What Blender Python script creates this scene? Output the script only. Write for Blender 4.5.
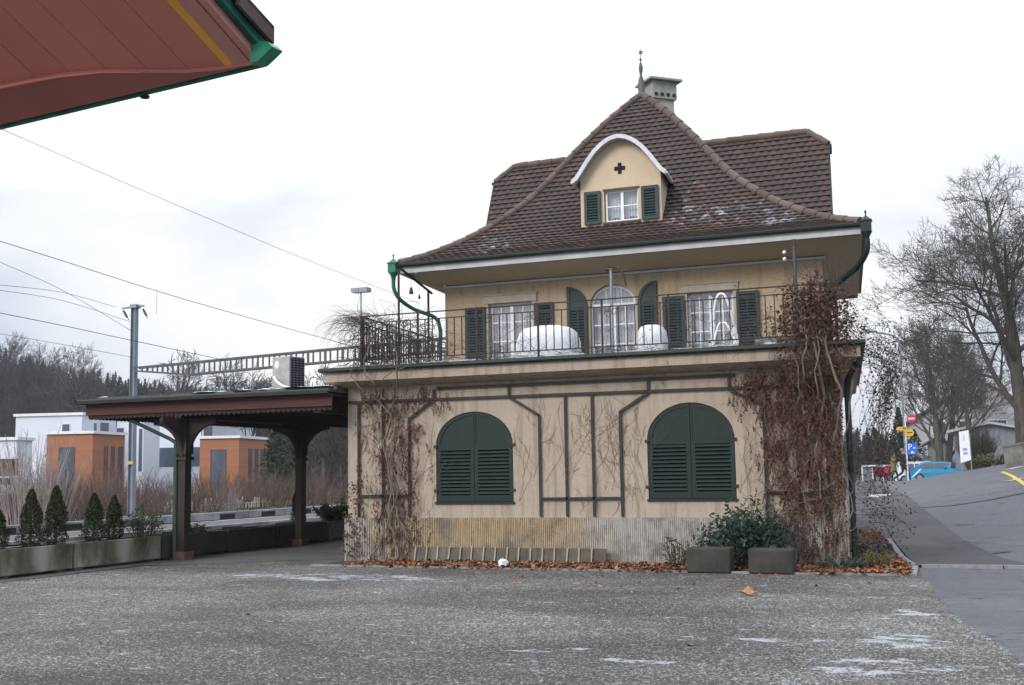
import bpy, math, random
import numpy as np
from mathutils import Vector, Matrix, Euler
random.seed(7)
rnd = random.random
def U(a, b): return a + (b - a) * rnd()
C = bpy.context.scene.collection
for o in list(bpy.data.objects): bpy.data.objects.remove(o)

# ------------------------------------------------------------------ camera
W, Hh, FPX = 1024, 685, 1164.13
YAW, PITCH, ROLL = 0.376457, 0.110909, -0.0161531
EYE = Vector((0, 0, 1.6))
fwd = Vector((-math.sin(YAW)*math.cos(PITCH), math.cos(YAW)*math.cos(PITCH), math.sin(PITCH)))
rt = Vector((math.cos(YAW), math.sin(YAW), 0)); up = rt.cross(fwd)
rt, up = (math.cos(ROLL)*rt + math.sin(ROLL)*up), (-math.sin(ROLL)*rt + math.cos(ROLL)*up)
cam = bpy.data.cameras.new('camera'); co = bpy.data.objects.new('camera', cam); C.objects.link(co)
m3 = Matrix((rt, up, -fwd)).transposed()
co.matrix_world = Matrix.Translation(EYE) @ m3.to_4x4()
cam.sensor_width = 36; cam.lens = FPX/W*36; cam.clip_start = .1; cam.clip_end = 6000
sc = bpy.context.scene; sc.camera = co
sc.render.resolution_x, sc.render.resolution_y = W, Hh
def ray(x, y): return fwd + (x-W/2)/FPX*rt - (y-Hh/2)/FPX*up
def onY(x, y, Y):
    d = ray(x, y); return EYE + d*(Y/d.y)
def onX(x, y, X):
    d = ray(x, y); return EYE + d*(X/d.x)
def onZ(x, y, z=0.):
    d = ray(x, y); return EYE + d*((z-EYE.z)/d.z)
def dep(x, y, D): return EYE + ray(x, y)*D

# ------------------------------------------------------------------ light
SKY = .68
SUN_EL, SUN_AZ = math.radians(33), math.radians(205)     # azimuth clockwise from +Y
w = bpy.data.worlds.new('World'); sc.world = w; w.use_nodes = True
nt = w.node_tree; nt.nodes.clear()
def N(t, ty, **k):
    n = t.nodes.new(ty)
    for a, b in k.items(): setattr(n, a, b)
    return n
out = N(nt, 'ShaderNodeOutputWorld'); bg1 = N(nt, 'ShaderNodeBackground'); bg2 = N(nt, 'ShaderNodeBackground'); mx = N(nt, 'ShaderNodeMixShader')
sky = N(nt, 'ShaderNodeTexSky'); sky.sky_type = 'NISHITA'; sky.sun_disc = False
sky.sun_elevation = SUN_EL; sky.sun_rotation = SUN_AZ; sky.air_density = 1.5; sky.dust_density = 2
bg1.inputs[1].default_value = .10
nt.links.new(sky.outputs[0], bg1.inputs[0])
tc = N(nt, 'ShaderNodeTexCoord')
mp = N(nt, 'ShaderNodeMapping'); mp.inputs['Scale'].default_value = (1.0, 1.0, 2.6)
no = N(nt, 'ShaderNodeTexNoise'); no.inputs['Scale'].default_value = 2.4; no.inputs['Detail'].default_value = 7; no.inputs['Roughness'].default_value = .52
no.inputs['Distortion'].default_value = .35
nt.links.new(tc.outputs['Generated'], mp.inputs[0]); nt.links.new(mp.outputs[0], no.inputs['Vector'])
# thin bright cloud round the hidden sun, thicker grey cloud away from it
dot = N(nt, 'ShaderNodeVectorMath', operation='DOT_PRODUCT'); nrm = N(nt, 'ShaderNodeVectorMath', operation='NORMALIZE')
gd = ray(500, 170).normalized(); dot.inputs[1].default_value = gd
nt.links.new(tc.outputs['Generated'], nrm.inputs[0]); nt.links.new(nrm.outputs[0], dot.inputs[0])
gl = N(nt, 'ShaderNodeMapRange'); gl.inputs[1].default_value = .86; gl.inputs[2].default_value = 1.0; gl.inputs[3].default_value = -.10; gl.inputs[4].default_value = .30
nt.links.new(dot.outputs['Value'], gl.inputs[0])
am = N(nt, 'ShaderNodeMath', operation='MULTIPLY_ADD'); nt.links.new(no.outputs[0], am.inputs[0]); am.inputs[1].default_value = 1.35; am.inputs[2].default_value = -.15
ad = N(nt, 'ShaderNodeMath', operation='ADD'); nt.links.new(am.outputs[0], ad.inputs[0]); nt.links.new(gl.outputs[0], ad.inputs[1])
rp = N(nt, 'ShaderNodeValToRGB'); nt.links.new(ad.outputs[0], rp.inputs[0])
e = rp.color_ramp.elements; e[0].position = .30; e[0].color = (.50, .56, .70, 1); e[1].position = .70; e[1].color = (1.0, 1.0, 1.01, 1)
e2 = rp.color_ramp.elements.new(.50); e2.color = (.72, .76, .84, 1)
nt.links.new(rp.outputs[0], bg2.inputs[0]); # an overcast sky is brightest overhead
sz = N(nt, 'ShaderNodeSeparateXYZ'); nt.links.new(nrm.outputs[0], sz.inputs[0])
ov = N(nt, 'ShaderNodeMapRange'); ov.inputs[1].default_value = .22; ov.inputs[2].default_value = 1.0; ov.inputs[3].default_value = SKY; ov.inputs[4].default_value = SKY*3.0
nt.links.new(sz.outputs[2], ov.inputs[0]); nt.links.new(ov.outputs[0], bg2.inputs[1])
mx.inputs[0].default_value = .93
nt.links.new(bg1.outputs[0], mx.inputs[1]); nt.links.new(bg2.outputs[0], mx.inputs[2]); nt.links.new(mx.outputs[0], out.inputs[0])
sl = bpy.data.lights.new('sun', 'SUN'); sl.energy = 1.5; sl.angle = math.radians(25); sl.color = (1, .97, .92)
so = bpy.data.objects.new('sun', sl); C.objects.link(so)
sd = Vector((math.sin(SUN_AZ)*math.cos(SUN_EL), math.cos(SUN_AZ)*math.cos(SUN_EL), math.sin(SUN_EL)))
so.rotation_euler = sd.to_track_quat('Z', 'Y').to_euler()
sc.view_settings.view_transform = 'Standard'; sc.view_settings.look = 'None'; sc.view_settings.exposure = 0.70; sc.view_settings.gamma = 1

# ------------------------------------------------------------------ materials
def newmat(name):
    m = bpy.data.materials.new(name); m.use_nodes = True; t = m.node_tree
    return m, t, t.nodes['Principled BSDF']
def ramp(t, fac, stops):
    r = N(t, 'ShaderNodeValToRGB'); t.links.new(fac, r.inputs[0]); el = r.color_ramp.elements
    while len(el) > 1: el.remove(el[-1])
    el[0].position = stops[0][0]; el[0].color = (*stops[0][1], 1)
    for p, c in stops[1:]:
        x = el.new(p); x.color = (*c, 1)
    return r.outputs[0]
def noise(t, vec, scale, detail=5, rough=.6, dist=0):
    n = N(t, 'ShaderNodeTexNoise'); n.inputs['Scale'].default_value = scale; n.inputs['Detail'].default_value = detail
    n.inputs['Roughness'].default_value = rough; n.inputs['Distortion'].default_value = dist
    if vec: t.links.new(vec, n.inputs['Vector'])
    return n.outputs[0]
def mapping(t, scale=(1, 1, 1), src=None, loc=(0, 0, 0)):
    if src is None: src = N(t, 'ShaderNodeTexCoord').outputs['Object']
    m = N(t, 'ShaderNodeMapping'); m.inputs['Scale'].default_value = scale; m.inputs['Location'].default_value = loc
    t.links.new(src, m.inputs[0]); return m.outputs[0]
def mixc(t, f, a, b, mode='MIX'):
    m = N(t, 'ShaderNodeMix', data_type='RGBA', blend_type=mode)
    for v, i in ((f, 0), (a, 6), (b, 7)):
        if hasattr(v, 'links') or hasattr(v, 'is_linked'): t.links.new(v, m.inputs[i])
        elif isinstance(v, (int, float)): m.inputs[i].default_value = v
        else: m.inputs[i].default_value = (*v, 1)
    return m.outputs[2]
def bump(t, b, h, dist=.01, strength=.6):
    n = N(t, 'ShaderNodeBump'); n.inputs['Strength'].default_value = strength; n.inputs['Distance'].default_value = dist
    t.links.new(h, n.inputs['Height']); t.links.new(n.outputs[0], b.inputs['Normal']); return n
def math_(t, op, a, b=None):
    n = N(t, 'ShaderNodeMath', operation=op)
    for v, i in ((a, 0), (b, 1)):
        if v is None: continue
        if isinstance(v, (int, float)): n.inputs[i].default_value = v
        else: t.links.new(v, n.inputs[i])
    return n.outputs[0]
def mat(name, c1, c2=None, scale=4, rough=.8, bs=0, bd=.004, metal=0, stretch=(1, 1, 1), c3=None, island=0, spec=.35, lo=.35, hi=.65):
    """two-tone worn surface: noise between c1 and c2 (and specks of c3), bump, per-piece variation"""
    m, t, b = newmat(name); vec = mapping(t, stretch)
    c2 = c2 or tuple(x*.75 for x in c1)
    f = noise(t, vec, scale, 7, .62)
    stops = [(lo, c1), (hi, c2)]
    if c3: stops.append((min(hi+.1, .95), c3))
    col = ramp(t, f, stops)
    if island:
        g = N(t, 'ShaderNodeNewGeometry'); v = N(t, 'ShaderNodeMapRange'); t.links.new(g.outputs['Random Per Island'], v.inputs[0])
        v.inputs[3].default_value = 1-island; v.inputs[4].default_value = 1+island
        cc = N(t, 'ShaderNodeCombineColor')
        for i in range(3): t.links.new(v.outputs[0], cc.inputs[i])
        col = mixc(t, 1., col, cc.outputs[0], 'MULTIPLY')
    t.links.new(col, b.inputs['Base Color'])
    b.inputs['Roughness'].default_value = rough; b.inputs['Metallic'].default_value = metal; b.inputs['Specular IOR Level'].default_value = spec
    if bs: bump(t, b, noise(t, vec, bs, 4, .6), bd)
    return m
def leafmat(name, cols, rough=.7, trans=.15):
    m, t, b = newmat(name); g = N(t, 'ShaderNodeNewGeometry')
    n = len(cols); r = ramp(t, g.outputs['Random Per Island'], [(i/max(1, n-1), c) for i, c in enumerate(cols)])
    t.links.new(r, b.inputs['Base Color']); b.inputs['Roughness'].default_value = rough; b.inputs['Specular IOR Level'].default_value = .25
    return m
M = {}
M['green_paint'] = mat('dark_green_paint', (.004, .0155, .0125), (.007, .021, .0175), 6, .5, 60, .001)
M['teal_paint'] = mat('teal_shutter_paint', (.018, .034, .037), (.026, .043, .046), 5, .55, 60, .001)
M['copper'] = mat('green_painted_copper', (.006, .085, .060), (.018, .16, .11), 4, .45, 40, .001, c3=(.01, .05, .04))
M['dkgreen'] = mat('dark_green_gutter', (.007, .026, .020), (.006, .014, .012), 5, .5, 30, .001)
M['iron'] = mat('dark_iron', (.018, .018, .018), (.045, .03, .022), 12, .65, 60, .001)
M['white_trim'] = mat('grey_white_trim', (.52, .52, .52), (.40, .40, .40), 3, .7, 40, .001)
M['white_paint'] = mat('white_paint', (.76, .77, .78), (.66, .67, .69), 3, .5, 40, .001)
M['bell_trim'] = mat('pale_barge_board', (.62, .64, .67), (.50, .52, .56), 5, .6, 40, .001)
M['curtain'] = mat('white_curtain', (.62, .65, .70), (.48, .51, .57), 6, .9, stretch=(6, 6, 1))
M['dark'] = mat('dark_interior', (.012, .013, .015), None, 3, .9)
M['stone'] = mat('pale_lintel_stone', (.42, .38, .31), (.34, .30, .25), 5, .85, 50, .003)
M['grey_metal'] = mat('galvanised_steel', (.26, .29, .31), (.20, .23, .25), 6, .5, 30, .001, metal=.4)
M['cover'] = mat('white_plastic_cover', (.74, .76, .78), (.62, .64, .67), 5, .55, 9, .01)
M['flash'] = mat('lead_flashing', (.055, .05, .048), (.08, .075, .07), 6, .6)
M['concrete'] = mat('weathered_concrete', (.20, .19, .165), (.10, .10, .085), 2.2, .9, 45, .006, c3=(.26, .25, .22))
M['mossy'] = mat('mossy_concrete', (.30, .285, .25), (.12, .115, .078), 1.5, .92, 40, .008, c3=(.05, .055, .03), stretch=(1, 1, .5), lo=.40, hi=.56)
M['darkconc'] = mat('dark_wet_concrete', (.055, .052, .045), (.035, .034, .03), 2.5, .9, 45, .006)
M['coping'] = mat('frosted_coping', (.34, .35, .37), (.15, .15, .15), 1.3, .85, 40, .003)
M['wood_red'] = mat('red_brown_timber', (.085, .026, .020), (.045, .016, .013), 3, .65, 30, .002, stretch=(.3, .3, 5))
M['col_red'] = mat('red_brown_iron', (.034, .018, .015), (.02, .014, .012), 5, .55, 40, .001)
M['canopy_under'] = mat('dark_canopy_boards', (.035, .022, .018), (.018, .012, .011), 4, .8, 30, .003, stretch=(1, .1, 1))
M['bitumen'] = mat('canopy_roof_felt', (.10, .10, .10), (.055, .055, .055), 3, .7, 30, .003)
M['brick'] = mat('red_brick_base', (.15, .075, .05), (.10, .055, .04), 8, .9)
M['vstem'] = mat('vine_wood', (.20, .165, .125), (.11, .085, .065), 8, .9, 30, .004, stretch=(3, 3, .6))
M['twig'] = mat('dead_twigs', (.10, .075, .06), (.05, .035, .03), 8, .9)
M['vleaf'] = leafmat('dry_creeper_leaves', [(.055, .022, .016), (.09, .036, .025), (.13, .054, .036), (.065, .028, .02), (.17, .088, .055), (.04, .02, .016), (.10, .046, .032)])
M['vleaf_dark'] = leafmat('hanging_dry_leaves', [(.018, .012, .016), (.045, .022, .024), (.07, .03, .026), (.025, .016, .02), (.10, .05, .04)])
M['litter'] = leafmat('fallen_leaves', [(.26, .09, .03), (.15, .05, .02), (.36, .17, .07), (.09, .035, .02), (.22, .11, .05), (.05, .03, .02), (.33, .12, .05)])
M['laurel'] = leafmat('glossy_green_leaves', [(.008, .02, .012), (.018, .042, .022), (.012, .03, .02), (.032, .062, .035), (.01, .02, .013)], .35)
M['box'] = leafmat('dark_evergreen_leaves', [(.012, .022, .01), (.03, .05, .016), (.02, .035, .014), (.045, .06, .02)], .7)
M['thuja'] = leafmat('thuja_sprays', [(.012, .022, .008), (.028, .042, .013), (.018, .030, .010), (.045, .042, .014), (.042, .055, .018)], .8)
M['bark'] = mat('grey_brown_bark', (.10, .085, .065), (.045, .038, .03), 3, .95, 25, .02, stretch=(2, 2, .5), c3=(.15, .15, .10))
M['twigbark'] = mat('bare_twigs', (.085, .07, .06), (.055, .045, .038), 5, .95)
M['redtwig'] = mat('reddish_bare_shoots', (.145, .10, .082), (.095, .062, .05), 3, .9, island=.35)
M['paletwig'] = mat('pale_bare_shoots', (.30, .26, .25), (.20, .165, .16), 3, .9, island=.3)
M['orange'] = mat('orange_timber_cladding', (.36, .15, .075), (.29, .115, .055), .6, .75, stretch=(.2, .2, 6))
M['white_wall'] = mat('white_render', (.66, .70, .77), (.60, .64, .72), .3, .85)
M['dkglass'] = mat('dark_window_glass', (.05, .065, .09), (.09, .11, .15), .8, .15, spec=.6)
M['brownpanel'] = mat('brown_balcony_panel', (.13, .055, .04), (.10, .045, .033), 2, .8)
def glass():
    m, t, b = newmat('window_glass'); t.nodes.remove(b)
    o = t.nodes['Material Output']; tr = N(t, 'ShaderNodeBsdfTransparent'); g = N(t, 'ShaderNodeBsdfGlossy'); g.inputs['Roughness'].default_value = .05
    x = N(t, 'ShaderNodeMixShader'); x.inputs[0].default_value = .22
    t.links.new(tr.outputs[0], x.inputs[1]); t.links.new(g.outputs[0], x.inputs[2]); t.links.new(x.outputs[0], o.inputs[0]); return m
M['glass'] = glass()
def plaster(name, a, bcol, streak):
    m, t, b = newmat(name); v = mapping(t)
    f = noise(t, v, 1.1, 8, .65); col = ramp(t, f, [(.35, a), (.7, bcol)])
    vs = mapping(t, (5, 5, .35)); f2 = noise(t, vs, 1.5, 6, .6)
    col = mixc(t, ramp(t, f2, [(.5, (0, 0, 0)), (.72, (1, 1, 1))]), col, streak)
    f3 = noise(t, v, 14, 4, .7); col = mixc(t, ramp(t, f3, [(.56, (0, 0, 0)), (.72, (.7, .7, .7))]), col, tuple(x*.58 for x in a)); f4 = noise(t, mapping(t, (1, 1, .6)), 38, 3, .8); col = mixc(t, ramp(t, f4, [(.64, (0, 0, 0)), (.70, (.65, .65, .65))]), col, (.12, .075, .05))
    t.links.new(col, b.inputs['Base Color']); b.inputs['Roughness'].default_value = .93; b.inputs['Specular IOR Level'].default_value = .2
    bump(t, b, noise(t, v, 55, 5, .75), .02, .9)
    return m
M['plaster'] = plaster('rough_beige_plaster', (.46, .382, .305), (.39, .32, .25), (.28, .22, .165))
M['plaster_up'] = plaster('ochre_plaster', (.50, .39, .265), (.44, .335, .22), (.36, .27, .17))
M['dormer'] = mat('smooth_ochre_render', (.58, .47, .335), (.52, .42, .29), 2, .9, 60, .004)
M['soffit'] = mat('ochre_boarded_soffit', (.52, .41, .27), (.46, .355, .23), 3, .85, stretch=(.3, 6, 6))
def plinthmat():
    m, t, b = newmat('ribbed_plinth_stone'); v = mapping(t)
    sx_ = N(t, 'ShaderNodeSeparateXYZ'); t.links.new(v, sx_.inputs[0]); big = math_(t, 'ADD', math_(t, 'MULTIPLY', math_(t, 'ABSOLUTE', math_(t, 'ADD', sx_.outputs[0], 1.6)), .14), math_(t, 'MULTIPLY', noise(t, mapping(t, (.9, .5, 1.2)), 1.3, 5, .6), .5))
    col = ramp(t, big, [(.42, (.42, .31, .185)), (.50, (.44, .36, .25)), (.58, (.42, .40, .37))])
    st = noise(t, mapping(t, (9, 9, 1.4)), 3, 6, .7); col = mixc(t, ramp(t, st, [(.45, (0, 0, 0)), (.68, (.65, .65, .65))]), col, (.17, .13, .09)); s4 = noise(t, v, 2.2, 6, .7); col = mixc(t, ramp(t, s4, [(.48, (0, 0, 0)), (.64, (.75, .75, .75))]), col, (.15, .135, .115))
    sp = N(t, 'ShaderNodeSeparateXYZ'); t.links.new(v, sp.inputs[0])
    t.links.new(col, b.inputs['Base Color']); b.inputs['Roughness'].default_value = .9
    bump(t, b, noise(t, v, 40, 4, .7), .01, .7); return m
M['plinth'] = plinthmat()
def tilemat(name, snow):
    m, t, b = newmat(name); g = N(t, 'ShaderNodeNewGeometry')
    col = ramp(t, g.outputs['Random Per Island'], [(0, (.046, .032, .028)), (.25, (.066, .044, .037)), (.5, (.054, .037, .031)), (.75, (.076, .047, .038)), (.95, (.060, .042, .036)), (.985, (.13, .060, .04)), (1, (.15, .065, .04))])
    v = mapping(t); col = mixc(t, ramp(t, noise(t, v, 1.3, 5, .6), [(.4, (0, 0, 0)), (.65, (.7, .7, .7))]), col, (.050, .040, .036))
    if snow:
        P = N(t, 'ShaderNodeTexCoord').outputs['Object']; tot = None
        for c, sx, sy in snow:
            vs = N(t, 'ShaderNodeVectorMath', operation='SUBTRACT'); t.links.new(P, vs.inputs[0]); vs.inputs[1].default_value = c
            ml = N(t, 'ShaderNodeVectorMath', operation='MULTIPLY'); t.links.new(vs.outputs[0], ml.inputs[0]); ml.inputs[1].default_value = (1/sx, 1/sy, 0)
            ln = N(t, 'ShaderNodeVectorMath', operation='LENGTH'); t.links.new(ml.outputs[0], ln.inputs[0])
            k = math_(t, 'SUBTRACT', 1.0, ln.outputs['Value']); k = math_(t, 'MAXIMUM', k, 0.)
            tot = k if tot is None else math_(t, 'MAXIMUM', tot, k)
        n1 = noise(t, mapping(t, (1, 1, 1)), 7, 6, .75); s = math_(t, 'MULTIPLY', tot, .24); s = math_(t, 'ADD', s, n1); s = math_(t, 'ADD', s, math_(t, 'MULTIPLY', g.outputs['Random Per Island'], .16))
        f = ramp(t, s, [(.80, (0, 0, 0)), (.92, (.75, .75, .75))])
        col = mixc(t, f, col, (.40, .42, .48))
    t.links.new(col, b.inputs['Base Color']); b.inputs['Roughness'].default_value = .72; b.inputs['Specular IOR Level'].default_value = .3
    bump(t, b, noise(t, v, 30, 4, .7), .008, .6); return m

def gravelmat():
    m, t, b = newmat('gravel'); v = mapping(t)
    vo = N(t, 'ShaderNodeTexVoronoi'); vo.inputs['Scale'].default_value = 46; t.links.new(v, vo.inputs['Vector'])
    sp = N(t, 'ShaderNodeSeparateColor'); t.links.new(vo.outputs['Color'], sp.inputs[0])
    c = ramp(t, sp.outputs[0], [(0, (.06, .056, .051)), (.35, (.12, .114, .106)), (.7, (.19, .182, .17)), (.9, (.31, .30, .285)), (1, (.55, .54, .52))])
    edge = ramp(t, vo.outputs['Distance'], [(.30, (1, 1, 1)), (.62, (.35, .33, .31))]); c = mixc(t, 1., c, edge, 'MULTIPLY')
    big = noise(t, v, .55, 6, .62); c = mixc(t, 1., c, ramp(t, big, [(.32, (.70, .68, .64)), (.55, (1, .99, .97)), (.75, (1.3, 1.29, 1.27))]), 'MULTIPLY')
    trk = noise(t, mapping(t, (.22, .55, 1), loc=(2, 5, 0)), 1.0, 5, .6, .8); c = mixc(t, 1., c, ramp(t, trk, [(.38, (.72, .70, .67)), (.5, (1, 1, 1)), (.64, (1.22, 1.22, 1.22))]), 'MULTIPLY')
    dmp = noise(t, mapping(t, (1, 1, 1), loc=(7, 1, 0)), .22, 4, .55, .5); c = mixc(t, 1., c, ramp(t, dmp, [(.40, (.84, .82, .79)), (.56, (1.14, 1.14, 1.13))]), 'MULTIPLY')
    # packed frost in flat hollows
    fr = noise(t, mapping(t, (.8, 1.6, 1)), 2.6, 7, .62, .6); P = N(t, 'ShaderNodeTexCoord').outputs['Object']; tot = None
    for p, sx, sy in SPOTS:
        vs = N(t, 'ShaderNodeVectorMath', operation='SUBTRACT'); t.links.new(P, vs.inputs[0]); vs.inputs[1].default_value = p
        ml = N(t, 'ShaderNodeVectorMath', operation='MULTIPLY'); t.links.new(vs.outputs[0], ml.inputs[0]); ml.inputs[1].default_value = (1/sx, 1/sy, 0)
        ln = N(t, 'ShaderNodeVectorMath', operation='LENGTH'); t.links.new(ml.outputs[0], ln.inputs[0])
        k = math_(t, 'MAXIMUM', math_(t, 'SUBTRACT', 1.0, ln.outputs['Value']), 0.); tot = k if tot is None else math_(t, 'MAXIMUM', tot, k)
    tot = math_(t, 'MINIMUM', tot, .55); hf = noise(t, mapping(t, (1, 1.8, 1)), 11, 5, .7); s = math_(t, 'ADD', math_(t, 'MULTIPLY', fr, 1.0), math_(t, 'MULTIPLY', tot, .26)); s = math_(t, 'ADD', s, math_(t, 'MULTIPLY', hf, .42)); s = math_(t, 'ADD', s, math_(t, 'MULTIPLY', sp.outputs[1], .05))
    f = ramp(t, s, [(.88, (0, 0, 0)), (.925, (.8, .8, .8))]); c = mixc(t, f, c, (.40, .42, .45))
    s2 = math_(t, 'ADD', noise(t, mapping(t, (1, 1.8, 1), loc=(3, 9, 0)), 3.4, 6, .6), math_(t, 'MULTIPLY', sp.outputs[1], .04))
    c = mixc(t, ramp(t, s2, [(.70, (0, 0, 0)), (.73, (.8, .8, .8))]), c, (.46, .48, .52))
    t.links.new(c, b.inputs['Base Color']); b.inputs['Roughness'].default_value = .85
    h = math_(t, 'MULTIPLY', vo.outputs['Distance'], -1.); bump(t, b, h, .012, .7); return m
SPOTS = [((p.x, p.y, 0), a, b_) for p, a, b_ in ((onZ(872, 668), .8, .7), (onZ(905, 640), .5, .8), (onZ(790, 641), .6, .35), (onZ(640, 660), .5, .25), (onZ(560, 650), .45, .25), (onZ(910, 615), .4, .8), (onZ(330, 577), 2.6, .8))]
M['gravel'] = gravelmat()
def asph(name, a, bc, wet=.5):
    m, t, b = newmat(name); v = mapping(t)
    c = ramp(t, noise(t, mapping(t, (1, .7, 1)), .45, 8, .6, .3), [(.38, a), (.62, bc)]); gr = noise(t, v, 6, 6, .75); c = mixc(t, 1., c, ramp(t, gr, [(.3, (.8, .8, .8)), (.7, (1.18, 1.18, 1.18))]), 'MULTIPLY')
    vo = N(t, 'ShaderNodeTexVoronoi'); vo.inputs['Scale'].default_value = 70; t.links.new(v, vo.inputs['Vector'])
    sp = N(t, 'ShaderNodeSeparateColor'); t.links.new(vo.outputs['Color'], sp.inputs[0]); c = mixc(t, 1., c, ramp(t, sp.outputs[0], [(0, (.75, .75, .75)), (1, (1.25, 1.25, 1.25))]), 'MULTIPLY')
    # sealed cracks
    n2 = noise(t, mapping(t, (.25, .6, 1)), 1.2, 4, .6, .6); d = math_(t, 'ABSOLUTE', math_(t, 'SUBTRACT', n2, .5))
    c = mixc(t, ramp(t, d, [(0.003, (.85, .85, .85)), (.007, (0, 0, 0))]), c, (.025, .025, .028))
    t.links.new(c, b.inputs['Base Color'])
    r = ramp(t, noise(t, mapping(t, (1, .7, 1)), .45, 8, .6, .3), [(.38, (wet,)*3), (.6, (.78,)*3)]); t.links.new(r, b.inputs['Roughness'])
    b.inputs['Specular IOR Level'].default_value = .22; bump(t, b, noise(t, v, 90, 3, .7), .006, .7); return m
M['asphalt'] = asph('wet_asphalt', (.078, .081, .088), (.118, .121, .128), .55)
M['asphalt2'] = asph('older_asphalt', (.042, .042, .043), (.068, .068, .069), .55)
M['platform'] = asph('platform_asphalt', (.085, .08, .078), (.115, .11, .105), .55)
M['grass'] = mat('winter_ground', (.075, .07, .035), (.05, .055, .025), .15, .95, 6, .05, c3=(.11, .09, .06))
M['soil'] = mat('dark_soil', (.04, .03, .022), (.065, .05, .035), 4, .95, 20, .03)
M['ballast'] = mat('track_ballast', (.16, .145, .13), (.09, .08, .075), 9, .95, 25, .04)
M['yellow_line'] = mat('yellow_road_paint', (.60, .42, .07), (.40, .30, .09), 5, .7)
M['white_line'] = mat('white_road_paint', (.60, .62, .64), (.42, .43, .45), 4, .7)
M['kerb'] = mat('granite_kerb', (.27, .27, .27), (.17, .17, .17), 6, .8, 40, .004)

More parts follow.
